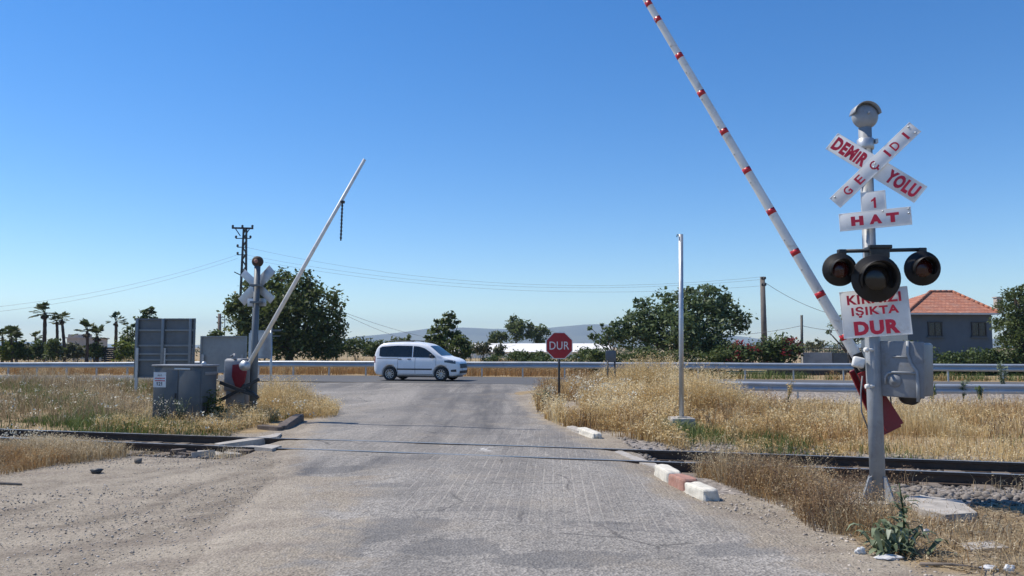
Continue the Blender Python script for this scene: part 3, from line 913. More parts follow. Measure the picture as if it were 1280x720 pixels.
kerb_block(384, 517, 400, 514.5, .2, .07, MAT['darkconcrete'], 'thin dark kerb fragment at the left road edge beyond the rails')
# concrete edge beams of the crossing deck
def slab(px_list, h, m, name, label, cat, z=0, group=None):
    pts = [gp(px, py, z) for px, py in px_list]
    mb = MB(); n = len(pts)
    vs = [p + Vector((0, 0, -.12)) for p in pts] + [p + Vector((0, 0, h)) for p in pts]
    mb.add(vs, [tuple(range(n))[::-1], tuple(range(n, 2 * n))] + [(i, (i + 1) % n, n + (i + 1) % n, n + i) for i in range(n)])
    return top_mesh(mb, name, m, label, cat, group)
slab([(268, 555.8), (274, 557.5), (346, 547.5), (352, 543), (346, 542.5), (338, 545)], .025, MAT['concrete'], 'concrete_beam', 'long narrow concrete beam slanting between the rails at the left of the crossing', 'concrete beam')
slab([(318, 562), (340, 564.5), (352, 560.5), (334, 559)], .05, MAT['concrete'], 'concrete_beam', 'short pale concrete piece against the near rail at the left of the crossing', 'concrete beam')
slab([(768, 566), (800, 580), (826, 587), (820, 581), (792, 571), (776, 564)], .02, MAT['concrete'], 'concrete_beam', 'cracked concrete beam edging the crossing at its right end by the white kerb', 'concrete beam')

# ballast and pebbles
def scatter_stones(name, poly, n, s0, s1, m, zoff=0.0, fn=None):
    q = poly_points(poly, n)
    if fn is not None: q = q[fn(q[:, 0], q[:, 1])]
    z = terrain(q[:, 0], q[:, 1]) + zoff
    size = s0 + (s1 - s0) * rng.uniform(0, 1, len(q)) ** 2.2
    P = np.stack([q[:, 0], q[:, 1], z + size * .25], 1)
    v, f, t = stones(P, size, rng.uniform(0, 1, len(q)))
    return tag(fast_mesh(name, v, f, [m], None, t), None, name.replace('_', ' '), None, 'stuff')
band = lambda x0, x1, a0, a1: [(x0, a0 + B * x0), (x1, a0 + B * x1), (x1, a1 + B * x1), (x0, a1 + B * x0)]
scatter_stones('ballast', band(2.9, 14, A_NEAR - 2.3, A_FAR + .7), 16000, .016, .046, MAT['ballast'])
scatter_stones('ballast', band(-20, -4.7, A_NEAR - 1.1, A_FAR + .5), 8000, .018, .05, MAT['ballast'])
lot = [(-9, 5), (-1.2, 5), (-2.0, 8), (-3.4, 11), (-4.2, 13.2), (-12, 14.8), (-14, 11)]
scatter_stones('lot_pebbles', [(-6, 5), (2.4, 5), (1.5, 9), (-2.5, 11.5), (-4, 12)], 2600, .004, .011, MAT['pebble'], .02)
scatter_stones('ballast', [(2.0, 15.0), (2.2, 11.3), (5.0, 10.8), (5.5, 13.6), (3.4, 14.6)], 2400, .015, .05, MAT['ballast'])
scatter_stones('lot_pebbles', lot, 15000, .004, .014, MAT['pebble'])
scatter_stones('lot_pebbles', [(2.2, 5), (5.5, 5), (3.2, 8.5), (2.5, 11), (1.8, 11)], 1500, .005, .018, MAT['pebble'])
scatter_stones('lot_pebbles', band(3, 24, 26.3, 28.6), 2500, .03, .08, MAT['pebble'])
# broken slabs heaped by the near rail on the left
for i, (px, py, s) in enumerate([(240, 566, .26), (262, 569, .34), (285, 565, .24), (300, 570, .3), (252, 575, .22), (270, 563, .3), (232, 572, .2), (314, 566, .24), (288, 574, .2), (222, 567, .17)]):
    p = gp(px, py, -.1)
    mb = MB(); n = random.randint(5, 7); ph = random.uniform(0, 6)
    poly = [(s * random.uniform(.6, 1.05) * math.cos(ph + k * 6.283 / n), s * .62 * random.uniform(.6, 1.05) * math.sin(ph + k * 6.283 / n)) for k in range(n)]
    M = Matrix.Translation((p.x, p.y, tz(p.x, p.y) - .01)) @ Matrix.Rotation(random.uniform(-.14, .14), 4, 'X') @ Matrix.Rotation(random.uniform(-.14, .14), 4, 'Y')
    mb.prism(poly, random.uniform(.09, .16), M)
    top_mesh(mb, 'broken_slab', MAT['concrete'] if i % 3 else MAT['darkconcrete'], 'broken concrete slab in the heap beside the near rail, left of the crossing', 'rubble', 'broken slabs heaped by the near rail')
def rock(px, py, r, m, label):
    p = gp(px, py, -.02); v, f, t = stones(np.array([[0, 0, 0]]), np.array([r]), np.array([.3]))
    o = fast_mesh('loose_stone', v, f, [m], None, t); o.location = (p.x, p.y, tz(p.x, p.y) + r * .4)
    tag(o, label, 'stone')
rock(121, 594, .09, MAT['blackmetal'], 'black lump of stone lying alone on the dirt left of the crossing')
rock(172, 580, .08, MAT['ballast'], 'dark grey stone on the gravel below the left rails')
mb = MB(); p = gp(0, 607, 0); q = gp(27, 607.5, 0); mb.tube([p + Vector((-.5, 0, .02)), p + Vector((0, 0, .03)), q + Vector((0, 0, .02))], [.022, .022, .012], 7)
top_mesh(mb, 'dry_stick', MAT['wood'], 'dark stick lying on the dirt at the left edge', 'stick')
# ------------------------------------------------------------------ RIGHT CROSSING SIGNAL
YM = 8.66
def pxw(n, Y): return n / F * Y * .95          # pixels of the photograph -> metres at distance Y
mb0 = gp(1098, 628)
SIG = Vector((mb0.x, mb0.y, tz(mb0.x, mb0.y)))
sg = thing('crossing_signal', SIG, 'tall grey level crossing signal with red lettered crossbuck and three black lamps', 'crossing signal', 'level crossing signals')
PN = Vector((-.42, -.907, 0)).normalized()          # sign faces look at the approaching driver
PU = Vector((.907, -.42, 0)).normalized()
YS = SIG.y
ztop = at(1093, 160, YS).z
def mastx(z): return SIG + Vector((0, 0, z - SIG.z))
def mast(parent, base, top_z, r0, r1):
    mb = MB()
    mb.tube([base + Vector((0, 0, -.05)), base + Vector((0, 0, (top_z - base.z) * .43)), base + Vector((0, 0, (top_z - base.z) * .43 + .02)), Vector((base.x, base.y, top_z))], [r0, r0, r1, r1], 20)
    m_ = mb.build('mast', MAT['mast'], parent)
    g = MB()
    for a in (20, 110, 200, 290):
        d = Vector((math.cos(R(a)), math.sin(R(a)), 0))
        o = base + d * (r0 - .004)
        sd_ = Vector((-d.y, d.x, 0)) * .006
        tri = [o, o + d * .17, o + d * .05 + Vector((0, 0, .28)), o + Vector((0, 0, .30))]
        g.add([p + sd_ for p in tri] + [p - sd_ for p in tri], [(0, 1, 2, 3), (7, 6, 5, 4), (0, 4, 5, 1), (1, 5, 6, 2), (2, 6, 7, 3), (3, 7, 4, 0)])
    g.box(base + Vector((0, 0, .012)), (.42, .42, .025))
    g.build('base_gusset', MAT['mast'], parent)
    return m_
mst = mast(sg, SIG, ztop, .083, .073)
# collar and bell at the top
bz = at(1091, 146, YS).z
mb = MB(); mb.lathe([(.0, -.03), (.088, -.03), (.094, 0), (.094, .09), (.08, .10), (.0, .115)], 20, Matrix.Translation(mastx(at(1090, 184, YS).z)))
mb.box(mastx(at(1090, 178, YS).z) + Vector((.1, -.05, 0)), (.03, .05, .05))
mb.build('collar', MAT['galv'], sg)
bell = MB()
hd = Matrix.Translation(mastx(bz) + Vector((0, -.03, 0))) @ Matrix.Rotation(R(82), 4, 'X')
bell.lathe([(0, .075), (.06, .07), (.11, .05), (.142, .012), (.15, -.02), (.146, -.05), (.12, -.085), (.07, -.11), (0, -.12)], 28, hd)
bell.lathe([(0, .10), (.012, .10), (.014, .07)], 10, hd)
bl = bell.build('warning_bell', MAT['mast'], sg)
hood = MB(); vs = []; fs = []
n = 18
for i in range(n + 1):
    a = R(5 + 170 * i / n)
    for dy, r in ((-.10, .157), (.06, .155), (.06, .149), (-.10, .150)): vs.append(mastx(bz) + Vector((r * math.cos(a), dy, r * math.sin(a) + .005)))
for i in range(n):
    for k in range(4): fs.append((i * 4 + k, i * 4 + (k + 1) % 4, i * 4 + 4 + (k + 1) % 4, i * 4 + 4 + k))
fs += [(0, 1, 2, 3), tuple(n * 4 + k for k in (3, 2, 1, 0))]
hood.add(vs, fs, True).build('bell_hood', MAT['mast'], sg)
nk = MB(); nk.tube([mastx(ztop - .05), mastx(bz - .12)], [.055, .045], 12); nk.build('bell_neck', MAT['signback'], sg)

def plate(name, parent, O, U, w, h, ang=0, m='white', off=0.0, rim=True):
    M = frame(O, U, PN) @ TM(0, 0, off) @ Matrix.Rotation(ang, 4, 'Z')
    mb = MB(); mb.box((0, 0, 0), (w, h, .006), M, .0025)
    if rim:
        for sx_, sy_, ww, hh in ((0, h / 2 - .006, w, .006), (0, -h / 2 + .006, w, .006), (w / 2 - .006, 0, .006, h - .024), (-w / 2 + .006, 0, .006, h - .024)):
            mb.box((sx_, sy_, .004), (ww, hh, .004), M)
    return mb.build(name, MAT[m], parent), M @ TM(0, 0, .005)
def bolts(parent, M, pts):
    for x, y in pts:
        mb = MB(); mb.lathe([(.011, 0), (.011, .008), (0, .011)], 8, M @ TM(x, y, 0)); mb.build('bolt', MAT['galv'], parent)
front = lambda px, py, d=.12: at(px, py, YS - d)
cA = front(1094, 209)
bA, MA = plate('crossbuck_blade', sg, cA, PU, pxw(134, YS - .12), pxw(26, YS - .12), R(-38.5))
wA = pxw(134, YS - .12)
def word(txt, M, w, h, bold, parent):
    L = MB(); lettering(L, txt, M, w, h, bold); L.build('lettering', MAT['redletter'], parent)
word('DEMiR', MA @ TM(-wA * .285, 0), wA * .37, pxw(18, YS), .055, bA)
word('YOLU', MA @ TM(wA * .30, 0), wA * .33, pxw(18, YS), .055, bA)
cB = front(1093, 207, .135)
bB, MB_ = plate('crossbuck_blade', sg, cB, PU, pxw(137, YS - .13), pxw(19.5, YS - .13), R(43))
wB = pxw(137, YS - .13)
L = MB()
for ch, f in (('G', -.335), ('E', -.185), ('Ç', -.005), ('I', .16), ('D', .255), ('I', .385)):
    h_ = pxw(11.5, YS) * (1.22 if ch == 'Ç' else 1)
    lettering(L, ch, MB_ @ TM(wB * f, -.008 if ch == 'Ç' else 0) @ Matrix.Rotation(R(0), 4, 'Z'), pxw(3.2 if ch == 'I' else 9.5, YS), h_, .02)
L.build('lettering', MAT['redletter'], bB)
bolts(bB, MB_, [(.02, .01), (-.02, -.01), (-wB * .46, .05), (wB * .46, -.05), (wB * .46, .05)])
p1, M1 = plate('number_plate', sg, front(1092, 253), PU, pxw(30, YS - .12), pxw(30, YS - .12), R(2))
L = MB(); lettering(L, '1', M1 @ TM(.012, -.005, .0), None, pxw(14, YS), .025); L.build('lettering', MAT['redletter'], p1)
p2, M2 = plate('track_plate', sg, front(1093.5, 274, .135), PU, pxw(87, YS - .13), pxw(24, YS - .13), R(2.5))
L = MB()
for ch, x in (('H', -21), ('A', 1), ('T', 21)): lettering(L, ch, M2 @ TM(pxw(x, YS), 0), pxw(15, YS), pxw(12.5, YS), .075)
L.build('lettering', MAT['redletter'], p2)
bolts(p2, M2, [(pxw(10, YS), .08), (pxw(40, YS), .08), (pxw(40, YS), .03)])
p3_, M3 = plate('stop_notice', sg, front(1094, 391, .115), PU, pxw(81, YS), pxw(62, YS), R(4))
hh = pxw(63, YS)
word('KIRMIZI', M3 @ TM(.0, hh * .30), pxw(64, YS), pxw(12.5, YS), .035, p3_)
word('IŞIKTA', M3 @ TM(.0, hh * .035), pxw(56, YS), pxw(14.5, YS), .035, p3_)
word('DUR', M3 @ TM(-.0, -hh * .30), pxw(54, YS), pxw(18.5, YS), .055, p3_)
# lamp arm
za = at(1095, 312.5, YS - .12).z
arm = MB()
aL = front(1052, 314, .17); aR = front(1152, 312, .17)
arm.tube([aL, aR], .022, 10)
c = front(1095, 313, .12)
arm.box(c + Vector((0, -.02, -.03)), (.22, .17, .14), None, .012)
arm.box(c + Vector((0, -.10, .03)), (.26, .05, .04), None, .008)
for p in (aL, aR): arm.box(p + Vector((0, 0, -.01)), (.09, .07, .06), None, .01)
arm.build('lamp_arm', MAT['blackmetal'], sg)
def lamp(px, py, rpx, d, m, lens, hood_r):
    O = at(px, py, YS - d); r = pxw(rpx, YS - d)
    M = frame(O, Vector((1, -.12, 0)), Vector((-.12, -1, -.05)))
    mb = MB()
    mb.lathe([(0, -.17), (r * .45, -.16), (r * .6, -.10), (r * .62, -.02), (r * .985, -.018), (r, -.012), (r, .004), (r * .985, .01), (r * .5, .012), (r * .5, .02), (0, .02)], 32, M)
    lp = mb.build('lamp', MAT['black'], sg)
    le = MB(); le.lathe([(r * .50, .022), (r * .4, .035), (r * .22, .045), (0, .05)], 24, M); le.build('lens', MAT[lens], lp)
    h = MB(); vs = []; fs = []; n = 22; R0 = r * hood_r
    for i in range(n + 1):
        a = R(-35 + 250 * i / n)
        ln = .20 * (.35 + .65 * max(0, math.sin((i / n) * math.pi)) ** .7)
        for z, q in ((.008, R0), (ln, R0 * 1.02), (ln, R0 * .985), (.008, R0 * .965)):
            vs.append((q * math.cos(a), q * math.sin(a), z))
    for i in range(n):
        for k in range(4): fs.append((i * 4 + k, i * 4 + (k + 1) % 4, i * 4 + 4 + (k + 1) % 4, i * 4 + 4 + k))
    fs += [(0, 1, 2, 3), tuple(n * 4 + k for k in (3, 2, 1, 0))]
    h.add(vs, fs, True, M).build('hood', MAT['black'], lp)
lamp(1049.5, 337, 22, .22, 'black', 'lens_red', .62)
lamp(1153, 335.5, 23, .22, 'black', 'lens_red', .62)
lamp(1095, 348, 31.5, .33, 'black', 'lens_dark', .72)

# ------------------------------------------------------------------ RIGHT BARRIER
YB = SIG.y + .22
piv = at(1080, 466, YB)
br = thing('crossing_barrier', (SIG.x, YB, SIG.z), 'raised white barrier pole with red bands, grey drive box and red counterweight', 'barrier', 'level crossing barriers')
def on_plane(px, py, P0, slope=B):
    """point of the pixel ray on the vertical plane through P0 along the rails"""
    d = ray(px, py); c = Vector((0, 0, EYE))
    nrm = Vector((slope, -1, 0))
    return c + d * ((P0 - c).dot(nrm) / d.dot(nrm))
a0 = on_plane(1066, 437, piv); a1 = on_plane(811, 5, piv)
dA = (a1 - a0).normalized()
a2 = a1 + dA * 1.1
Ltot = (a2 - a0).length
mb = MB(); pts = [a0 - dA * .25]; rad = [.060]
for i in range(9):
    t = i / 8; pts.append(a0 + dA * Ltot * t); rad.append(.061 - .021 * t)
mb.tube(pts, rad, 16)
armo = mb.build('arm', MAT['armwhite'], br)
for px, py in ((1055, 421), (1027, 367), (995, 315), (965, 264), (934, 213), (905, 165), (877, 117), (850, 70), (822, 25), (811, 5)):
    p = on_plane(px, py, piv); t = (p - a0).dot(dA)
    r = .061 - .021 * t / Ltot + .001
    b_ = MB(); b_.tube([a0 + dA * (t - .034), a0 + dA * (t + .034)], [r, r], 16); b_.build('red_band', MAT['redtape'], armo)
for k in range(14):
    t = .3 + k * Ltot / 15; r = .061 - .021 * t / Ltot; rv = MB()
    rv.lathe([(.012, 0), (.012, .007), (0, .01)], 7, frame(a0 + dA * t + Vector((-.6, -.5, -.6)).normalized() * r * .98, (1, 0, .2), (-.6, -.6, -.5))); rv.build('bolt', MAT['galv'], armo)
# clamp at the pivot
q0 = on_plane(1077, 447, piv); 
cl = MB(); cl.bar(a0 - dA * .05 + Vector((0, -.06, 0)), on_plane(1092, 492, piv) + Vector((0, -.06, 0)), .10, .03, (0, 1, 0))
cl.bar(a0 - dA * .05 + Vector((0, .09, 0)), on_plane(1092, 492, piv) + Vector((0, .09, 0)), .10, .03, (0, 1, 0))
cl.build('clamp', MAT['blackmetal'], br)
bx = MB(); M = frame(at(1073, 453, YS - .02), Vector((1, -.25, -.25)), Vector((-.25, -1, .1)))
bx.box((0, 0, 0), (.13, .12, .09), M, .02); bx.build('junction_box', MAT['armwhite'], br)
# counterweight: red plates running down behind the mast
w0 = on_plane(1074, 462, piv); w1 = on_plane(1117, 538, piv)
dW = (w1 - w0).normalized(); sW = Vector((dW.z, 0, -dW.x)).normalized()
def flat_plate(P0, P1, wa, wb, y, t):
    q = [P0 - sW * wa, P0 + sW * wa, P1 + sW * wb, P1 - sW * wb]
    m_ = MB(); m_.add([p + Vector((0, y, 0)) for p in q] + [p + Vector((0, y + t, 0)) for p in q], [(0, 1, 2, 3), (7, 6, 5, 4), (0, 4, 5, 1), (1, 5, 6, 2), (2, 6, 7, 3), (3, 7, 4, 0)]); return m_
cw = flat_plate(w0, w1 + dW * .03, .075, .145, .10, .03).build('counterweight', MAT['red'], br)
flat_plate(w0 + dW * .02, w1 - dW * .05, .07, .11, -.09, .03).build('counterweight', MAT['red'], br)
st = w0.lerp(w1, .35) ; flat_plate(w0.lerp(w1, .55) + sW * .02, w0.lerp(w1, .93) + sW * .06, .006, .012, .094, .005).build('white_stripe', MAT['armwhite'], cw)
# drive box on the mast's right side
cbx = at(1131, 461, YS - .02)
MX = Matrix.Translation(cbx) @ Matrix.Rotation(R(-43), 4, 'Z') @ Matrix.Rotation(R(1.5), 4, 'Y')
bw, bd, bh = .50, .40, .60
box = MB(); box.box((0, 0, 0), (bw, bd, bh), MX, .03)
box.box((0, -bd / 2 - .012, 0), (bw + .02, .03, bh + .025), MX, .012)
bxo = box.build('drive_box', MAT['boxgrey'], br)
ha = MB()
Z0 = -bd / 2 - .035
ha.tube([MX @ Vector(p) for p in ((.10, Z0, .32), (.10, Z0 - .01, .17), (.13, Z0, .07), (.19, Z0, -.02), (.20, Z0, -.18), (.20, Z0, -.35))], .018, 8)
ha.tube([MX @ Vector(p) for p in ((-.06, Z0, .14), (.10, Z0, .14))], .011, 6)
ha.tube([MX @ Vector(p) for p in ((-.14, Z0, -.17), (-.14, Z0, -.09), (-.11, Z0, -.05), (-.06, Z0, -.035), (.20, Z0, -.035))], .014, 8)
ha.build('latch_bar', MAT['mast'], bxo)
kn = MB(); kn.lathe([(.075, -.02), (.075, .008), (.06, .02), (.03, .022), (.028, .035), (0, .035)], 16, MX @ TM(-.04, Z0 + .01, -.13) @ Matrix.Rotation(R(90), 4, 'X'))
kn.build('crank_cover', MAT['boxgrey'], bxo)
for zz in (.21, -.20):
    hg = MB()
    e0 = MX @ Vector((-bw / 2 - .01, -bd / 2 + .02, zz)); e1 = Vector((SIG.x - .12, SIG.y - .15, e0.z))
    hg.tube([e0 + Vector((.02, 0, 0)), e1], .016, 8)
    hg.tube([e1 + Vector((-.01, 0, 0)), e1 + Vector((-.05, 0, 0))], [.03, .024], 8)
    hg.tube([e0 + Vector((.0, 0, .045)), e0 + Vector((0, 0, -.045))], .024, 8)
    hg.build('clamp_bolt', MAT['armwhite'], bxo)
pc = MB(); pc.lathe([(0, -.05), (.11, -.05), (.11, .05), (0, .05)], 20, Matrix.Translation(at(1137, 494, YS + .02)) @ Matrix.Rotation(R(90), 4, 'X')); pc.build('drive_wheel', MAT['trim'], br)
cb = MB(); cb.tube([at(1078, 470, YS + .1), at(1076, 492, YS + .1), at(1077, 515, YS + .1), at(1086, 538, YS + .12)], .009, 6)
cb.tube([at(1113, 496, YS + .15), at(1115, 512, YS + .15), at(1108, 526, YS + .15)], .008, 6); cb.build('cable', MAT['wire'], br)

# concrete pad and slabs
slab([(1052, 620), (1056, 633), (1112, 634), (1116, 624), (1090, 618)], .035, MAT['concrete'], 'concrete_pad', 'pale concrete pad under the foot of the right crossing signal', 'concrete pad')
slab([(1128, 632), (1152, 648), (1182, 655), (1222, 652), (1206, 640), (1150, 630)], .09, MAT['concrete'], 'concrete_slab', 'thick worn concrete slab right of the signal foot', 'concrete slab')
slab([(1150, 628.5), (1207, 637), (1202, 631), (1150, 624)], .05, MAT['concrete'], 'concrete_slab', 'thin flat concrete slab behind the thick one at the signal foot', 'concrete slab')
slab([(1200, 682), (1210, 690), (1262, 687), (1240, 678)], .02, MAT['concrete'], 'concrete_slab', 'low flat concrete slab sunk in straw at the right edge', 'concrete slab')

# broad-leaved weed
wp = gp(1120, 692)
wd = thing('thistle_weed', (wp.x, wp.y, tz(wp.x, wp.y)), 'broad leaved green weed growing at the road edge below the signal', 'weed')
V = []; Fc = []; T = []
nl = 0
def strap_leaf(base, ang, ln, w, rise, tint):
    global nl
    d = np.array([math.cos(ang), math.sin(ang), 0]); s = np.array([-d[1], d[0], 0])
    k = 6
    for i in range(k + 1):
        t = i / k
        c = np.array(base) + d * ln * (t * (1 - .25 * t)) + np.array([0, 0, rise * math.sin(t * 2.3) - .02 * t])
        ww = w * math.sin(math.pi * min(.97, .12 + .86 * t)) ** .7 * (1 + .25 * (i % 2))
        V.append(c + s * ww + np.array([0, 0, .25 * ww])); V.append(c); V.append(c - s * ww + np.array([0, 0, .25 * ww]))
        if i < k:
            o = nl + i * 3
            Fc.append((o, o + 1, o + 4, o + 3)); Fc.append((o + 1, o + 2, o + 5, o + 4)); T.extend([tint, tint])
    nl += (k + 1) * 3
for i in range(60):
    off = Vector((random.uniform(-.16, .2), random.uniform(-.12, .12), 0))
    strap_leaf((wp.x + off.x, wp.y + off.y, tz(wp.x, wp.y)), random.uniform(0, 6.28), random.uniform(.14, .40), random.uniform(.012, .03), random.uniform(.04, .26), random.uniform(.1, 1))
for i in range(44):
    zz = .08 + .4 * random.random()
    strap_leaf((wp.x + .10 + random.uniform(-.04, .04), wp.y + .05, tz(wp.x, wp.y) + zz), random.uniform(0, 6.28), random.uniform(.10, .24) * (1.15 - zz), random.uniform(.010, .02), random.uniform(.0, .1), random.uniform(0, .8))
fast_mesh('leaves', np.array(V), np.array(Fc), [MAT['weed']], wd, np.array(T), True)
sm = MB(); sm.tube([wp + Vector((.1, .05, 0)), wp + Vector((.11, .06, .3)), wp + Vector((.08, .06, .58))], [.012, .009, .004], 6); sm.build('stem', MAT['leaf_mid'], wd)

def crumple(px, py, s, h, label, cat='litter', name='plastic_litter', m='litter'):
    p = gp(px, py); bm = bmesh.new(); bmesh.ops.create_icosphere(bm, subdivisions=3, radius=1)
    k = [Vector((random.gauss(0, 1), random.gauss(0, 1), random.gauss(0, 1))) * 3 for _ in range(6)]
    for v in bm.verts:
        f = 1 + sum(.11 * math.sin(v.co.dot(q) + i) for i, q in enumerate(k))
        v.co = Vector((v.co.x * f * s, v.co.y * f * s * .6, v.co.z * f * h))
    bm.verts.index_update()
    mb = MB(); mb.add([v.co + Vector((p.x, p.y, tz(p.x, p.y) + h * .7)) for v in bm.verts], [[v.index for v in f.verts] for f in bm.faces], False); bm.free()
    top_mesh(mb, name, MAT[m], label, cat)
crumple(1127, 690, .035, .09, 'crumpled white plastic strip standing against the weed')
crumple(1076, 693, .04, .035, 'crumpled white plastic bag left of the weed at the road edge')
crumple(1110, 699, .10, .02, 'flattened white plastic lying in front of the weed')
crumple(1157, 670, .035, .04, 'small white scrap among the weed leaves on its right side')
crumple(1236, 713, .07, .02, 'loose white plastic sheet lying in grass at the lower right corner')
crumple(1262, 716, .045, .035, 'grey white crumpled plastic at the bottom right edge')
sk = MB(); a = gp(1150, 708); b2 = gp(1230, 714); sk.tube([a + Vector((0, 0, .02)), a.lerp(b2, .5) + Vector((0, 0, .035)), b2 + Vector((0, 0, .02))], [.014, .012, .008], 6)
top_mesh(sk, 'dry_stick', MAT['wood'], 'pale dry stick lying in straw right of the weed', 'stick')

# ------------------------------------------------------------------ LEFT CROSSING SIGNAL (seen from behind)
YL = 18.4
lb = at(316, 520, YL); LB = Vector((lb.x, YL, tz(lb.x, YL)))
ls = thing('crossing_signal', LB, 'grey level crossing signal across the tracks, its crossbuck seen from behind', 'crossing signal', 'level crossing signals')
zt = at(321, 330, YL).z
mb = MB(); mb.tube([LB + Vector((0, 0, -.1)), LB + Vector((0, 0, 1.9)), LB + Vector((0, 0, 1.92)), Vector((LB.x + .02, LB.y, zt))], [.088, .088, .08, .072], 16)
mb.build('mast', MAT['dark_mast'] if 'dark_mast' in MAT else MAT['signback'], ls)
bz = at(321, 327, YL).z
be = MB(); be.lathe([(0, .10), (.09, .09), (.13, .04), (.135, -.03), (.10, -.09), (0, -.11)], 20, Matrix.Translation((LB.x + .02, LB.y, bz)) @ Matrix.Rotation(R(90), 4, 'X')); be.build('warning_bell', MAT['rust'], ls)
cu = MB(); cu.lathe([(0, 0), (.05, 0), (.05, .02), (0, .02)], 12, Matrix.Translation((LB.x + .02, LB.y - .11, bz)) @ Matrix.Rotation(R(90), 4, 'X')); cu.build('bell_cap', MAT['kerbred'], ls)
LN = Vector((-B, 1, 0)).normalized()
def back_plate(name, px, py, w, h, ang, d):
    O = at(px, py, YL + d)
    M = frame(O, RU, -LN) @ Matrix.Rotation(ang, 4, 'Z')
    mb = MB(); mb.box((0, 0, 0), (w, h, .006), M, .002); o = mb.build(name, MAT['galv'], ls)
k = YL / F
back_plate('crossbuck_blade', 322, 358, 57 * k, 10 * k, R(-40), .13)
back_plate('crossbuck_blade', 321, 357, 60 * k, 13 * k, R(44), .15)
back_plate('track_plate', 321, 378, 27 * k, 10 * k, 0, .14)
b_ = MB(); 
for py in (357, 378): b_.box(at(320.5, py, YL), (.24, .24, .05))
b_.build('bracket', MAT['signback'], ls)
nb = MB(); M = frame(at(325, 432, YL + .25), RU, -LN); nb.box((0, 0, 0), (.62, .62, .006), M); nb.build('stop_notice', MAT['galv'], ls)

# left barrier
lbr = thing('crossing_barrier', (LB.x - .25, YL, LB.z), 'raised plain white barrier pole across the tracks with a hanging chain', 'barrier', 'level crossing barriers')
P0 = at(312, 452, YL - .2)
e0 = on_plane(309, 459, P0); e1 = on_plane(456, 199, P0)
dL = (e1 - e0).normalized()
mb = MB(); mb.tube([e0 - dL * .05, e0.lerp(e1, .5), e1], [.053, .046, .037], 14); lar = mb.build('arm', MAT['armwhite'], lbr)
ch = MB(); t0 = on_plane(428, 253, P0); t1 = on_plane(426, 300, P0)
ch.tube([t0 + Vector((-.04, 0, .02)), t0 + Vector((.05, -.02, 0))], .035, 8)
nlk = 22
for i in range(nlk):
    p = t0.lerp(t1, i / (nlk - 1)); ch.tube([p + Vector((.0, 0, .03)), p + Vector((.0, 0, -.016))], .017 if i % 2 else .026, 6)
ch.build('chain', MAT['blackmetal'], lar)
hub = MB(); hub.lathe([(0, -.12), (.10, -.12), (.12, -.06), (.12, .04), (0, .06)], 18, Matrix.Translation(on_plane(308, 457, P0) + Vector((0, -.12, 0))) @ Matrix.Rotation(R(90), 4, 'X')); hub.build('pivot_hub', MAT['galv'], lbr)
M = frame(at(297, 469, YL + .1), RU, RN)
bx = MB(); bx.box((0, 0, 0), (.50, .80, .42), M, .06); bx.box((0, .0, .215), (.42, .70, .03), M, .012)
bx.tube([M @ Vector((-.1, .44, .15)), M @ Vector((.0, .5, .15)), M @ Vector((.06, .38, .22))], .03, 8); dbx = bx.build('drive_box', MAT['boxgrey'], lbr)
# red counterweight shield
poly = [(-.23, .33), (.20, .36), (.26, .1), (.20, -.22), (.02, -.46), (-.10, -.36), (-.24, -.05)]
cw = MB(); cw.prism(poly, .06, frame(at(299.5, 469, YL - .2), RU, RN) @ Matrix.Scale(.74, 4)); cw.build('counterweight', MAT['red'], lbr)
ft = MB(); ft.box((at(297, 497, YL + .1)), (.45, .36, .6), None, .02); ft.build('pedestal', MAT['boxgrey'], lbr)
for (x0, y0, x1, y1, yy) in ((275, 478, 322, 496, -.3), (276, 500, 324, 474, -.26), (300, 478, 323, 498, -.22)):
    cr = MB(); cr.bar(at(x0, y0, YL + yy), at(x1, y1, YL + yy), .075, .05, (0, 1, 0)); cr.build('crank_arm', MAT['blackmetal'], lbr)
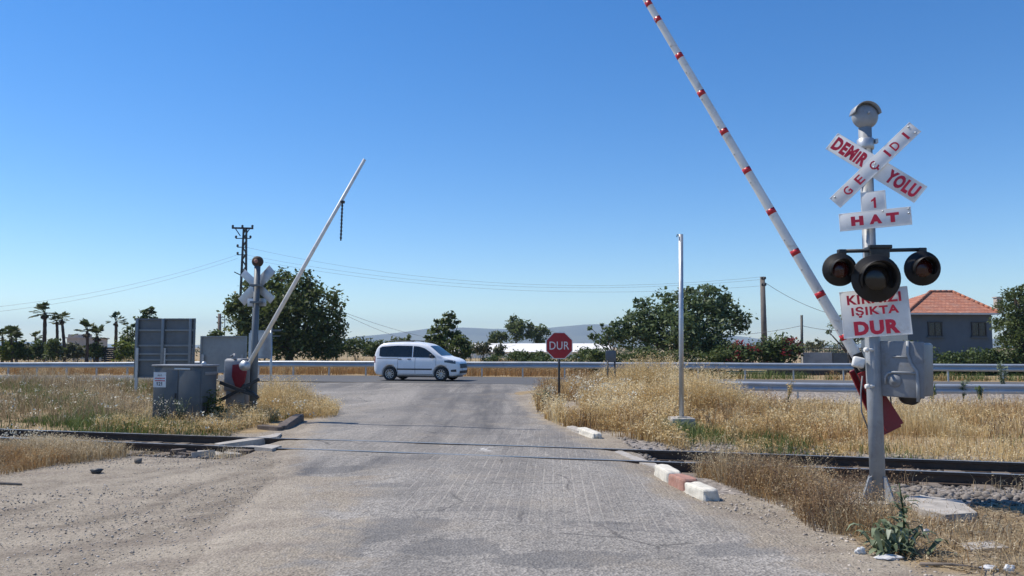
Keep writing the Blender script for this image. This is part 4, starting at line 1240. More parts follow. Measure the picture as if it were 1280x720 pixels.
# ------------------------------------------------------------------ CAR
def build_car():
    hx = Vector((1, B, 0)).normalized()
    Yc = 33.4
    front = at(583, 470, 32.6); rear = at(472.5, 470, 34.0)
    c = (front + rear) / 2
    Lw = (front - rear).length
    S = 0.93
    z = road_z(c.x) + .032
    root = thing('parked_car', (c.x, c.y, float(z)), 'white compact passenger van with roof rails driving along the main road', 'car')
    root.name = 'passenger_van'; ORIGIN['passenger_van'] = Vector((0, 0, 0))
    root.rotation_euler = (0, 0, math.atan2(hx.y, hx.x)); root.scale = (S, S, S)
    # x forward 0..4.16 (centred later), y left, z up
    xs = [0.0, .05, .14, .30, .55, .9, 1.3, 1.7, 2.1, 2.45, 2.70, 2.92, 3.14, 3.34, 3.45, 3.65, 3.85, 4.0, 4.10, 4.16]
    ztop = np.interp(xs, [0, .05, .14, .30, .55, 1.3, 2.1, 2.45, 2.70, 3.34, 3.45, 3.65, 3.85, 4.0, 4.10, 4.16], [.86, 1.18, 1.50, 1.70, 1.755, 1.785, 1.765, 1.72, 1.635, 1.13, 1.09, 1.05, .99, .92, .82, .62])
    zbot = np.interp(xs, [0, .14, .5, 3.8, 4.0, 4.16], [.42, .26, .20, .19, .22, .34])
    wmax = np.interp(xs, [0, .14, .5, 1.2, 3.2, 3.7, 4.0, 4.10, 4.16], [.70, .82, .86, .875, .875, .85, .76, .66, .52])
    def section(i):
        x, zt, zb, w = xs[i], ztop[i], zbot[i], wmax[i]
        zbelt = min(1.06 - .03 * (x / 4.16) + .0, zt - .05)
        zsill = zb + .16
        f = max(0, (zt - zbelt - .05) / .65)           # how much greenhouse
        wt = w * (1 - .16 * min(1, f)) if f > .05 else w * .90
        wr = wt * .90
        zw = zbelt + (zt - zbelt) * .84
        return [(0, zb), (w * .86, zb), (w * .96, zb + .05), (w * 1.0, zsill + .12), (w * 1.0, (zsill + zbelt) / 2 + .1), (w * .985, zbelt - .07), (w * .955, zbelt), (wt, zw), (wr, zw + (zt - zw) * .72), (wr * .62, zt - .008), (0, zt)]
    secs = [section(i) for i in range(len(xs))]
    npf = len(secs[0])
    X0 = -2.08
    vs = []; fs = []
    for i, s in enumerate(secs):
        for y, z_ in s: vs.append((xs[i] + X0, y, z_))
        for y, z_ in s[-2:0:-1]: vs.append((xs[i] + X0, -y, z_))
    n = 2 * npf - 2
    for i in range(len(xs) - 1):
        for k in range(n): fs.append((i * n + k, i * n + (k + 1) % n, (i + 1) * n + (k + 1) % n, (i + 1) * n + k))
    fs.append(tuple(range(n))[::-1]); fs.append(tuple((len(xs) - 1) * n + k for k in range(n)))
    me = bpy.data.meshes.new('body'); me.from_pydata(vs, [], fs); me.update()
    bm = bmesh.new(); bm.from_mesh(me); bmesh.ops.recalc_face_normals(bm, faces=bm.faces); bm.to_mesh(me); bm.free()
    bm = bmesh.new(); bm.from_mesh(me); vol = bm.calc_volume(signed=True); bm.free()
    if vol < 0: me.flip_normals()
    tmp = bpy.data.objects.new('body', me); COL.objects.link(tmp)
    sub = tmp.modifiers.new('s', 'SUBSURF'); sub.levels = 1; sub.subdivision_type = 'CATMULL_CLARK'
    cutm = MB()
    AX = (.86, 3.34)
    for ax in AX:
        for sy in (-1, 1):
            cyl = bmesh.new(); bmesh.ops.create_cone(cyl, cap_ends=True, segments=36, radius1=.385, radius2=.385, depth=.6); cyl.verts.index_update()
            cutm.add([v.co for v in cyl.verts], [[v.index for v in f.verts] for f in cyl.faces], False, Matrix.Translation((ax + X0, sy * .80, .33)) @ Matrix.Rotation(R(90), 4, 'X')); cyl.free()
    cut = cutm.build('cut', MAT['trim']); bm = bmesh.new(); bm.from_mesh(cut.data); bm.free()
    bmod = tmp.modifiers.new('b', 'BOOLEAN'); bmod.object = cut; bmod.operation = 'DIFFERENCE'; bmod.solver = 'FAST'
    dg = bpy.context.evaluated_depsgraph_get()
    bme = bpy.data.meshes.new_from_object(tmp.evaluated_get(dg))
    bpy.data.objects.remove(tmp); bpy.data.objects.remove(cut)
    bme.name = 'body'; bme.materials.clear()
    for p in bme.polygons: p.use_smooth = True; p.material_index = 0
    body = link('body', bme, root, [MAT['carwhite']])
    # surface lookup from the final mesh
    from mathutils.bvhtree import BVHTree
    bm = bmesh.new(); bm.from_mesh(bme); tree_ = BVHTree.FromBMesh(bm)
    def side(x, z_, sy):
        h = tree_.ray_cast(Vector((x + X0, sy * 2, z_)), Vector((0, -sy, 0)))
        return h[0].y if h[0] is not None else sy * .8
    def nose(y, z_):
        h = tree_.ray_cast(Vector((5, y, z_)), Vector((-1, 0, 0))); return h[0].x if h[0] is not None else 2.0
    def roofz(x, y):
        h = tree_.ray_cast(Vector((x + X0, y, 4)), Vector((0, 0, -1))); return h[0].z if h[0] is not None else 1
    def side_patch(name, bot, top, x0, x1, m, sy, parent, nx=14, nz=4, off=.006):
        vs = []; fs = []
        for i in range(nx + 1):
            x = x0 + (x1 - x0) * i / nx
            zb_ = np.interp(x, [p[0] for p in bot], [p[1] for p in bot]); zt_ = np.interp(x, [p[0] for p in top], [p[1] for p in top])
            for j in range(nz + 1):
                z_ = zb_ + (zt_ - zb_) * j / nz
                vs.append((x + X0, side(x, z_, sy) + sy * off, z_))
        for i in range(nx):
            for j in range(nz): fs.append((i * (nz + 1) + j, i * (nz + 1) + j + 1, (i + 1) * (nz + 1) + j + 1, (i + 1) * (nz + 1) + j))
        return MB().add(vs, fs, True).build(name, m, parent)
    for sy in (-1, 1):
        side_patch('side_window', [(.30, 1.14), (.45, 1.09), (1.98, 1.075)], [(.30, 1.46), (.36, 1.55), (1.2, 1.60), (1.98, 1.585)], .32, 1.94, MAT['darkglass'], sy, body)
        side_patch('side_window', [(1.9, 1.075), (3.1, 1.05)], [(1.9, 1.585), (2.25, 1.56), (2.55, 1.47), (2.85, 1.28), (3.12, 1.06)], 1.99, 3.08, MAT['darkglass'], sy, body)
        side_patch('side_moulding', [(.2, .50), (1, .50)], [(.2, .56), (1, .56)], 1.22, 2.92, MAT['trim'], sy, body, 10, 1, .014)
        side_patch('sill', [(0, .235), (4, .235)], [(0, .31), (4, .31)], 1.28, 2.94, MAT['trim'], sy, body, 10, 1, .008)
        side_patch('slide_rail', [(0, 1.0), (4, 1.0)], [(0, 1.02), (4, 1.02)], .20, 1.25, MAT['trim'], sy, body, 8, 1, .006)
        for x in (1.26, 2.10, 3.10):
            side_patch('door_gap', [(0, .34), (4, .34)], [(0, 1.05), (4, 1.05)], x, x + .012, MAT['trim'], sy, body, 1, 8, .004)
        for x in (1.36, 1.82):
            h = MB(); h.box((x + X0, side(x, .98, sy) + sy * .02, .985), (.17, .035, .035), None, .012); h.build('door_handle', MAT['trim'], body)
        mr = MB(); mr.box((2.92 + X0, sy * .95, 1.12), (.13, .20, .16), None, .04); mr.build('mirror', MAT['trim'], body)
        tl = side_patch('tail_light', [(0, .82), (.3, .82)], [(0, 1.12), (.3, 1.12)], .05, .13, MAT['red'], sy, body, 2, 3, .008)
        # headlamp wraps round the corner
        side_patch('headlight', [(3.45, .86), (3.95, .78)], [(3.45, .92), (3.7, .95), (3.95, .92)], 3.50, 4.0, MAT['headlamp'], sy, body, 8, 2, .008)
        side_patch('fog_lamp', [(3.7, .42), (4, .42)], [(3.7, .50), (4, .53)], 3.80, 4.03, MAT['trim'], sy, body, 4, 2, .008)
        # wheel arch lip
        rr = MB()
        rr.tube([(2.6 + X0 - 1.9, sy * .60, 1.80), (.9 + X0, sy * .60, 1.835), (2.2 + X0, sy * .60, 1.82), (2.45 + X0, sy * .6, 1.76)], .016, 6)
        rr.build('roof_rail', MAT['trim'], body)
        for ax in AX:
            Mw = Matrix.Translation((ax + X0, sy * .77, .318)) @ Matrix.Rotation(R(-90 * sy), 4, 'X')
            w = MB(); w.lathe([(.20, -.09), (.29, -.1), (.318, -.07), (.318, .07), (.29, .095), (.215, .09), (.21, .05), (0, .045)], 30, Mw)
            wo = w.build('wheel', MAT['tyre'], root)
            rm = MB(); rm.lathe([(.212, .06), (.212, .085), (.195, .088), (.19, .06)], 30, Mw)
            for k in range(10):
                a = R(36 * k); rm.bar(Mw @ Vector((.03 * math.cos(a), .03 * math.sin(a), .07)), Mw @ Vector((.2 * math.cos(a + .1), .2 * math.sin(a + .1), .075)), .035, .02, (0, 1, 0))
            rm.lathe([(.05, .06), (.05, .085), (0, .09)], 12, Mw)
            rm.build('rim', MAT['rimsilver'], wo)
    # wells behind the wheels
    wl = MB()
    for ax in AX: wl.box((ax + X0, 0, .40), (.70, 1.0, .40))
    wl.box((X0 + 2.08, 0, .19), (3.6, 1.35, .05))
    wl.build('underbody', MAT['trim'], root)
    # windscreen, rear screen, grille
    ws = MB(); vs = []; fs = []
    for i in range(9):
        x = 2.74 + (3.33 - 2.74) * i / 8
        hw = .60 + .13 * i / 8
        for j in range(11):
            y = -hw + 2 * hw * j / 10; vs.append((x + X0, y, roofz(x, y) + .008))
    for i in range(8):
        for j in range(10): fs.append((i * 11 + j, i * 11 + j + 1, (i + 1) * 11 + j + 1, (i + 1) * 11 + j))
    ws.add(vs, fs, True).build('windscreen', MAT['darkglass'], body)
    def nose_patch(name, y0, y1, z0, z1, m, off=.01):
        vs = []; fs = []
        for i in range(9):
            for j in range(5):
                y = y0 + (y1 - y0) * i / 8; z_ = z0 + (z1 - z0) * j / 4; vs.append((nose(y, z_) + off, y, z_))
        for i in range(8):
            for j in range(4): fs.append((i * 5 + j, i * 5 + j + 1, (i + 1) * 5 + j + 1, (i + 1) * 5 + j))
        return MB().add(vs, fs, True).build(name, m, body)
    nose_patch('grille', -.50, .50, .58, .78, MAT['trim'])
    nose_patch('lower_grille', -.55, .55, .34, .47, MAT['trim'])
    pl = MB(); pl.box((nose(0, .53) + .015, 0, .53), (.012, .5, .10)); pl.build('number_plate', MAT['white'], body)
    bm.free()
build_car()

# ------------------------------------------------------------------ SIGNS AND CABINETS
# stop sign
YSt = 22.5
sb = at(699, 506, YSt); sb.z = tz(sb.x, sb.y)
sgn = thing('stop_sign', sb, 'dark red octagonal stop sign with white lettering on a thin black post', 'road sign')
pz = at(699, 432, YSt)
mb = MB(); mb.tube([sb - Vector((0, 0, .2)), Vector((sb.x, sb.y, pz.z + .3))], .035, 10); mb.build('post', MAT['blackmetal'], sgn)
rO = 33 / F * YSt / 2 / math.cos(R(22.5))
M = frame(Vector((pz.x, YSt - .05, pz.z)), (1, -.03, 0), (-.03, -1, 0))
oc = lambda r: [(r * math.cos(R(22.5 + 45 * k)), r * math.sin(R(22.5 + 45 * k))) for k in range(8)]
mb = MB(); mb.prism(oc(rO), .012, M); pn = mb.build('sign_panel', MAT['white'], sgn)
mb = MB(); mb.prism(oc(rO * .945), .004, M @ TM(0, 0, .0125)); mb.build('red_field', MAT['stopred'], pn)
L = MB(); lettering(L, 'DUR', M @ TM(0, 0, .018), rO * 1.36, rO * .56, .002); L.build('lettering', MAT['white'], pn)

# slim galvanised post on its footing
YP = 15.3
pb = gp(852, 540, 0); pb.z = tz(pb.x, pb.y)
gpst = thing('galvanised_post', pb, 'tall slim galvanised post standing on a square concrete footing in dry grass', 'post')
tp = at(851, 293, pb.y)
mb = MB(); mb.tube([pb + Vector((0, 0, .1)), Vector((tp.x, pb.y, tp.z))], .05, 12)
mb.build('shaft', MAT['galv'], gpst)
mb = MB(); mb.tube([Vector((tp.x, pb.y, tp.z - .02)), Vector((tp.x - .08, pb.y - .02, tp.z - .01)), Vector((tp.x - .09, pb.y - .02, tp.z - .06))], .012, 6); mb.build('hook', MAT['blackmetal'], gpst)
mb = MB(); mb.box(pb + Vector((0, 0, .13)), (.48, .48, .34), None, .02); mb.box(pb + Vector((0, 0, .31)), (.2, .2, .02)); mb.build('footing', MAT['concrete'], gpst)

# relay cabinet
YC = 17.6
cl_, cr_ = at(190, 524, YC), at(251, 524, YC - .35)
M = frame((cl_ + cr_) / 2, (cr_ - cl_).normalized(), Vector(((cr_ - cl_).y, -(cr_ - cl_).x, 0)))
cwid = (Vector((cr_.x, cr_.y, 0)) - Vector((cl_.x, cl_.y, 0))).length
zt_ = at(220, 457, YC).z
cc = (cl_ + cr_) / 2
fx = Vector(((cr_ - cl_).x, (cr_ - cl_).y, 0)).normalized(); fn = Vector((fx.y, -fx.x, 0))
gz = tz(cc.x, cc.y)
cab = thing('equipment_cabinet', (cc.x, cc.y, gz), 'dark grey steel trackside cabinet with a pale lid and a small white notice', 'cabinet')
hC = zt_ - gz; dpt = .52
M = frame(Vector((cc.x, cc.y, gz)), fx, fn)
mb = MB(); mb.box((0, hC / 2 - .05, -dpt / 2), (cwid, hC + .1 - .04, dpt), M, .012); cbody = mb.build('cabinet_body', MAT['darkgrey'], cab)
mb = MB(); mb.box((0, hC + .0, -dpt / 2), (cwid + .07, .045, dpt + .08), M, .012); lid = mb.build('lid', MAT['boxgrey'], cab)
mb = MB(); mb.lathe([(.05, 0), (.06, .03), (.03, .07), (0, .075)], 12, M @ TM(cwid * .35, hC + .02, -.3) @ Matrix.Rotation(R(-90), 4, 'X')); mb.build('vent_cap', MAT['galv'], lid)
for x0, x1 in ((-cwid / 2 + .03, .02), (.05, cwid / 2 - .03)):
    mb = MB(); mb.box(((x0 + x1) / 2, hC / 2 - .02, .008), (x1 - x0, hC - .16, .016), M, .005); dr = mb.build('door', MAT['darkgrey'], cab)
mb = MB(); mb.box((-.02, hC * .5, .03), (.03, .12, .03), M, .008); mb.build('handle', MAT['blackmetal'], dr)
mb = MB(); mb.box((.13, hC - .07, .012), (.42, .045, .012), M, .003); mb.build('cover_strip', MAT['galv'], cab)
mb = MB(); mb.box((cwid / 2 + .008, hC - .17, -.30), (.012, .07, .42), M, .003); mb.build('cover_strip', MAT['boxgrey'], cab)
kk = YC / F
n0 = at(202.5, 474.5, YC); nx = (n0 - Vector((cc.x, cc.y, gz))).dot(fx); ny = n0.z - gz
MN = M @ TM(nx, ny, .0185)
mb = MB(); mb.box((0, 0, .002), (18.5 * kk, 18.5 * kk, .004), MN); nt_ = mb.build('notice', MAT['white'], cab)
def small(txt, y, w, h, m, bold=.004):
    L = MB(); lettering(L, txt, MN @ TM(0, y, .005), w * kk, h * kk, bold); L.build('lettering', MAT[m], nt_)
small('ALO', 5.4 * kk, 6.5, 2.0, 'black')
for ch_, x_ in (('1', -3.2), ('2', 0), ('1', 3.4)):
    L = MB(); lettering(L, ch_, MN @ TM(x_ * kk, -5.0 * kk, .005), None if ch_ == '1' else 3.0 * kk, 4.4 * kk, .02); L.build('lettering', MAT['black'], nt_)
for y in (1.8, -1.2):
    mb = MB()
    x = -7.0
    while x < 6.6:
        w = random.uniform(.5, 1.3); mb.box(((x + w / 2) * kk, (y + random.uniform(-.12, .12)) * kk, .005), (w * kk, 1.25 * kk, .002), MN); x += w + .25
    mb.build('worn_lettering', MAT['redletter'], nt_)

# back of a road sign board
YB2 = 26.5
def sign_back(Y, x0, y0, x1, y1, posts, label, m='signback', ribs=True, lw=0, verts=(), post_bot=490, name='road_sign_board', hr=()):
    p00 = at(x0, y1, Y); p11 = at(x1, y0, Y - .1)
    cx = (p00 + p11) / 2; u = Vector((p11.x - p00.x, p11.y - p00.y, 0)); w = u.length; u.normalize()
    nn = Vector((u.y, -u.x, 0)); h = p11.z - p00.z
    g = tz(cx.x, cx.y)
    t = thing(name, (cx.x, cx.y, g), label, 'sign board')
    M = frame(Vector((cx.x, cx.y, (p00.z + p11.z) / 2)), u, nn)
    mb = MB(); mb.box((0, 0, 0), (w, h, .012), M); pn = mb.build('panel', MAT[m], t)
    fr = MB(); e = .05
    for c_, s_ in (((0, h / 2 - e / 2, .03), (w, e, .06)), ((0, -h / 2 + e / 2, .03), (w, e, .06)), ((-w / 2 + e / 2, 0, .03), (e, h - 2 * e, .06)), ((w / 2 - e / 2, 0, .03), (e, h - 2 * e, .06))): fr.box(c_, s_, M)
    fr.build('frame', MAT[m], pn)
    for f in hr:
        rb = MB(); rb.box((0, (f - .5) * h, .034), (w - 2 * e, .06, .055), M); rb.build('stiffener', MAT['rib'], pn)
    for f in verts:
        rb = MB(); rb.box(((f - .5) * w, 0, .068), (.09, h * .995, .075), M, .004); rb.build('stiffener', MAT['rib'], pn)
    for px in posts:
        b = at(px, y1, Y + .0); q = MB(); top = (p00.z + p11.z) / 2
        q.box((b.x, b.y - .08, (top + tz(b.x, b.y) - .2) / 2), (.09, .07, top - tz(b.x, b.y) + .2)); q.build('post', MAT['galv'], t)
    return t
sign_back(YB2, 168, 398, 245, 472, (172, 206, 241), 'large blue grey metal road sign board seen from its ribbed back', verts=(.035, .47, .93), hr=(.30, .40, .54, .80))
sign_back(30, 250, 420, 309, 466, (254, 303), 'plain smooth grey board beside the left signal, behind the cabinet', m='boardgrey', name='plain_board')
sign_back(30.6, 313, 413, 331, 445, (322,), 'small pale grey board standing directly behind the left signal mast', m='galv', name='small_board')

def small_post(px, pyb, pyt, Y, r, m, name, label, cat, extra=None):
    b = at(px, pyb, Y); g = tz(b.x, Y); t = thing(name, (b.x, Y, g), label, cat)
    tp = at(px, pyt, Y)
    mb = MB(); mb.tube([(b.x, Y, g - .1), (tp.x, Y, tp.z)], r, 8); mb.build('post', MAT[m], t)
    if extra: extra(t, tp, Y)
    return t
def ex1(t, tp, Y):
    mb = MB(); mb.box(at(345, 413, Y), (.28, .05, .05)); mb.box(at(339, 420, Y), (.5, .05, .035)); mb.build('bracket', MAT['signback'], t)
small_post(339, 492, 408, 22, .035, 'galv', 'thin_post', 'thin grey post with a short bracket right of the left signal', 'post', ex1)
def ex2(t, tp, Y):
    mb = MB(); a = at(757, 438, Y); b = at(770, 453, Y); mb.box((a + b) / 2, (b.x - a.x, .03, a.z - b.z), None, .004); mb.build('plate', MAT['signback'], t)
    p = at(768.5, 452, Y); g = tz(p.x, Y); mb = MB(); mb.tube([(p.x, Y, g - .1), (p.x, Y, p.z)], .03, 8); mb.build('post', MAT['blackmetal'], t)
small_post(759.5, 470, 450, 25.5, .03, 'blackmetal', 'plate_sign', 'small dark plate on two thin posts standing in tall golden grass', 'sign', ex2)

# ------------------------------------------------------------------ BUILDINGS
def house():
    Y = 50
    pL = at(1129, 440, Y); pR = at(1248, 440, Y)
    base = .2
    zE = at(1180, 391.5, Y).z; zR = at(1180, 364.5, Y + 2.8).z
    W = pR.x - pL.x; D = 6.0
    c = Vector(((pL.x + pR.x) / 2, Y, base))
    t = thing('house', c, 'single storey grey house with a hipped red tile roof and two dark windows', 'house')
    t.rotation_euler = (0, 0, 0)
    M = Matrix.Translation((c.x, c.y, 0)) @ Matrix.Rotation(R(3), 4, 'Z')
    mb = MB(); mb.box((0, D / 2, (base - .3 + zE) / 2), (W - .5, D, zE - base + .3), M); wl = mb.build('wall', MAT['housewall'], t)
    o = .12; x0, x1 = -W / 2 - o + .1, W / 2 + o - .1; y0, y1 = -.45, D + .45
    xa = at(1168, 365, Y + 2.8).x - c.x; xb = at(1197, 365, Y + 2.8).x - c.x
    ym = D / 2
    vs = [(x0, y0, zE), (x1, y0, zE), (x1, y1, zE), (x0, y1, zE), (xa, ym, zR), (xb, ym, zR)]
    low = [(x, y, z - .10) for x, y, z in vs[:4]]
    rf = MB(); rf.add(vs + low, [(0, 1, 5, 4), (1, 2, 5), (2, 3, 4, 5), (3, 0, 4), (7, 6, 1, 0)[::-1] if False else (6, 7, 1, 0), (7, 8, 2, 1), (8, 9, 3, 2), (9, 6, 0, 3), (6, 9, 8, 7)], False, M)
    m, nt, b = newmat('roof_tiles'); co = obj_co(nt)
    br = N(nt, 'ShaderNodeTexBrick'); br.inputs['Scale'].default_value = 1; br.inputs['Brick Width'].default_value = .26; br.inputs['Row Height'].default_value = .2; br.inputs['Mortar Size'].default_value = .018; br.inputs['Mortar Smooth'].default_value = .8
    br.inputs['Color1'].default_value = (.37, .13, .07, 1); br.inputs['Color2'].default_value = (.50, .21, .125, 1); br.inputs['Mortar'].default_value = (.16, .06, .04, 1)
    mp = N(nt, 'ShaderNodeMapping'); nt.links.new(co, mp.inputs[0]); 
    sx = N(nt, 'ShaderNodeSeparateXYZ'); nt.links.new(co, sx.inputs[0]); cx_ = N(nt, 'ShaderNodeCombineXYZ')
    nt.links.new(sx.outputs[0], cx_.inputs[0]); nt.links.new(math_(nt, 'MULTIPLY', sx.outputs[2], 2.0), cx_.inputs[1]); nt.links.new(cx_.outputs[0], br.inputs['Vector'])
    rw = N(nt, 'ShaderNodeTexWave', wave_type='BANDS', bands_direction='Z'); rw.inputs['Scale'].default_value = 1.55; rw.inputs['Distortion'].default_value = .6; nt.links.new(co, rw.inputs['Vector'])
    c2 = mixc(nt, ramp(nt, noise(nt, co, 1.6, 5), .45, .68, 0, .6), br.outputs[0], (.34, .19, .14)); c2 = mixc(nt, ramp(nt, noise(nt, co, 5, 5), .55, .7, 0, .6), c2, (.66, .36, .24)); c2 = mixc(nt, ramp(nt, rw.outputs['Fac'], .7, 1, 0, .6), c2, (.20, .07, .045))
    nt.links.new(c2, b.inputs['Base Color']); b.inputs['Roughness'].default_value = .9
    bump(nt, b, br.outputs['Fac'], -.9, .06)
    roof = rf.build('roof', m, t)
    # ridge and hip tiles
    for a, b_ in ((4, 5), (0, 4), (1, 5)):
        A_, B_ = M @ Vector(vs[a]), M @ Vector(vs[b_]); k = int((B_ - A_).length / .36)
        mb = MB()
        for i in range(k):
            mb.tube([A_.lerp(B_, i / k) + Vector((0, 0, .03)), A_.lerp(B_, (i + .96) / k) + Vector((0, 0, .05))], [.10, .085], 8)
        mb.build('ridge_tiles', m, roof)
    # a few raised tiles break the outline
    mb = MB(); mb.box((x0 + (x1 - x0) / 2, y0 - .03, zE - .06), (x1 - x0, .08, .1), M); mb.build('gutter', MAT['galv'], roof)
    for (xa_, xb_) in ((1160, 1176), (1216, 1233)):
        a = at(xa_, 420, Y); b_ = at(xb_, 403, Y)
        xm = (a.x + b_.x) / 2 - c.x; zm = (a.z + b_.z) / 2; w = b_.x - a.x; h = b_.z - a.z
        wn_ = MB()
        for c_, s_ in (((xm, -.02, zm + h / 2), (w + .12, .1, .07)), ((xm, -.02, zm - h / 2), (w + .12, .1, .07)), ((xm - w / 2, -.02, zm), (.07, .1, h - .07)), ((xm + w / 2, -.02, zm), (.07, .1, h - .07)), ((xm, -.02, zm), (.05, .08, h - .07))): wn_.box(c_, s_, M)
        wo = wn_.build('window', MAT['trim'], t)
        g = MB(); g.box((xm, -.012, zm), (w - .06, .03, h - .06), M); g.build('pane', MAT['darkglass'], wo)
        g = MB(); g.box((xm, -.10, zm - h / 2 - .07), (w + .3, .22, .06), M); g.build('sill', MAT['housewall'], wo)
    ch = MB(); p = at(1248, 382, Y + 2.5); ch.box((p.x, p.y, p.z), (.42, .42, 1.1), None, .02); ch.box((p.x, p.y, p.z + .56), (.52, .52, .08)); ch.build('chimney', MAT['palewall'], roof)
house()

def long_shed():
    Y = 100
    a = at(560, 437, Y); b = at(765, 437, Y)
    t = thing('long_building', ((a.x + b.x) / 2, Y, .1), 'long low building with a bright white roof and pale front, across the fields', 'building')
    zt1 = at(650, 429.5, Y).z - .45; zt0 = at(650, 440, Y).z
    mb = MB(); mb.box(((a.x + b.x) / 2, Y + 4, zt0 / 2), (b.x - a.x, 8, zt0)); mb.build('wall', MAT['whitewall'], t)
    mb = MB(); x0, x1 = a.x - .3, b.x + .3
    mb.add([(x0, Y - .4, zt0 + .01), (x1, Y - .4, zt0 + .01), (x1, Y + 4, zt1 + .5), (x0, Y + 4, zt1 + .5), (x0, Y + 8.4, zt0), (x1, Y + 8.4, zt0)], [(0, 1, 2, 3), (3, 2, 5, 4), (0, 3, 4), (1, 5, 2), (0, 4, 5, 1)])
    mb.build('roof', MAT['whitewall'], t)
long_shed()
def pale_house(x0, x1, ytop, Y, label, m='palewall', step=None):
    a = at(x0, 440, Y); b = at(x1, ytop, Y)
    t = thing('flat_roofed_house', ((a.x + b.x) / 2, Y, .1), label, 'house')
    mb = MB(); mb.box(((a.x + b.x) / 2, Y + 3, b.z / 2), (b.x - a.x, 6, b.z)); mb.build('wall', MAT[m], t)
    mb = MB(); mb.box(((a.x + b.x) / 2, Y + 3, b.z + .06), (b.x - a.x + .3, 6.3, .14)); mb.build('roof', MAT[m], t)
    if step:
        c = at(step[0], step[2], Y + 2); d = at(step[1], step[2], Y + 2)
        mb = MB(); mb.box(((c.x + d.x) / 2, Y + 3.5, (b.z + c.z) / 2 + .1), (d.x - c.x, 3, c.z - b.z)); mb.build('stair_housing', MAT[m], t)
    for f in (.25, .7):
        w = MB(); xx = a.x + (b.x - a.x) * f; w.box((xx, Y - .01, b.z * .6), (.9, .05, 1.0)); w.build('window', MAT['darkglass'], t)
pale_house(83, 99, 423, 85, 'pale two level flat roofed house showing between the palm trunks', step=(85, 97, 419))
pale_house(49, 66, 433, 90, 'low grey flat roofed house behind the tallest palm', 'housewall')

# garden wall with spiked railing and dark gate on the right
YW = 44
a = at(1003, 462, YW); b = at(1040, 440.5, YW)
gw = thing('garden_wall', ((a.x + b.x) / 2, YW, .2), 'grey rendered garden wall topped with thin spiked railings, right of the red bougainvillea', 'wall')
mb = MB(); mb.box(((a.x + b.x) / 2, YW, b.z / 2), (b.x - a.x, .25, b.z)); mb.build('wall', MAT['stonewall'], gw)
rl = MB(); rl.bar((a.x, YW, b.z + .08), (b.x + 2, YW, b.z + .08), .03, .03); rl.bar((a.x, YW, b.z + .22), (b.x + 2, YW, b.z + .22), .03, .03)
for x in np.arange(a.x, b.x + 2, .13): rl.tube([(x, YW, b.z), (x, YW, b.z + .28), (x, YW, b.z + .36)], [.012, .012, .002], 4)
rl.build('spiked_railing', MAT['blackmetal'], gw)
g0 = at(1040, 462, YW - .1); g1 = at(1060, 441, YW - .1)
gt = thing('metal_gate', ((g0.x + g1.x) / 2, YW - .1, .2), 'dark sheet metal gate joining the right end of the garden wall', 'gate')
mb = MB(); mb.box(((g0.x + g1.x) / 2 + .03, YW - .1, g1.z / 2 + .05), (g1.x - g0.x, .05, g1.z - .1)); mb.build('gate_leaf', MAT['darkgrey'], gt)
mb = MB(); mb.tube([(g1.x, YW - .1, 0), (g1.x, YW - .1, g1.z + .1)], .06, 8); mb.build('post', MAT['blackmetal'], gt)
# dark wire fence under the hedge
f0 = at(955, 477, 40.5); f1 = at(1062, 463.5, 39.5)
wf = thing('mesh_fence', ((f0.x + f1.x) / 2, 40, .2), 'low dark mesh fence below the bougainvillea, seen under the guardrail', 'fence')
mb = MB(); mb.box(((f0.x + f1.x) / 2, 40, .48), (f1.x - f0.x, .04, .5)); mb.build('mesh_panel', MAT['trim'], wf)
for x in np.linspace(f0.x, f1.x, 6): mb = MB(); mb.tube([(x, 39.95, 0), (x, 39.95, .85)], .03, 6); mb.build('post', MAT['blackmetal'], wf)
# dark board among the palms
d0 = at(127, 452, 58); d1 = at(150, 434, 58)
db = thing('dark_board', ((d0.x + d1.x) / 2, 58, .1), 'dark weathered slatted board standing among the palm trunks', 'board')
mb = MB()
for i in range(7):
    z = d0.z + (d1.z - d0.z) * (i + .5) / 7; mb.box(((d0.x + d1.x) / 2, 58, z), (d1.x - d0.x, .05, (d1.z - d0.z) / 7 * .86))
mb.build('slat_panel', MAT['trim'], db)
for px in (131, 146): p = at(px, 450, 58.06); mb = MB(); mb.box((p.x, 58.06, d1.z / 2), (.1, .06, d1.z)); mb.build('post', MAT['blackmetal'], db)

# ------------------------------------------------------------------ POLES AND CABLES
YLP = 56
pb_ = at(303, 440, YLP); tpz = at(303, 284.5, YLP).z
lp = thing('lattice_pole', (pb_.x, YLP, .1), 'tall dark steel lattice power pole with a wide top crossarm, left of the big tree', 'utility pole', 'power poles')
def lattice(parent, x, y, z0, z1, w0, w1, m, rungs):
    mb = MB()
    for s in (-1, 1):
        for q in (-1, 1): mb.bar((x + s * w0, y + q * w0 * .6, z0), (x + s * w1, y + q * w1 * .6, z1), .085, .085, (0, 1, 0))
    for i in range(rungs):
        f0_, f1_ = i / rungs, (i + 1) / rungs; wa = w0 + (w1 - w0) * f0_; wb = w0 + (w1 - w0) * f1_
        for q in (-1, 1):
            s = 1 if i % 2 else -1
            mb.bar((x - s * wa, y + q * wa * .6, z0 + (z1 - z0) * f0_), (x + s * wb, y + q * wb * .6, z0 + (z1 - z0) * f1_), .045, .045, (0, 1, 0))
    return mb.build('lattice_shaft', m, parent)
lattice(lp, pb_.x - .05, YLP, 0, tpz, .30, .10, MAT['blackmetal'], 22)
ca = MB(); l_, r_ = at(290, 285, YLP), at(316.5, 285.5, YLP); ca.bar(l_, r_, .12, .12); ca.bar(at(294.5, 286, YLP), at(300.5, 295, YLP), .06, .06); ca.bar(at(312, 286, YLP), at(306, 295, YLP), .06, .06); ca.build('crossarm', MAT['blackmetal'], lp)
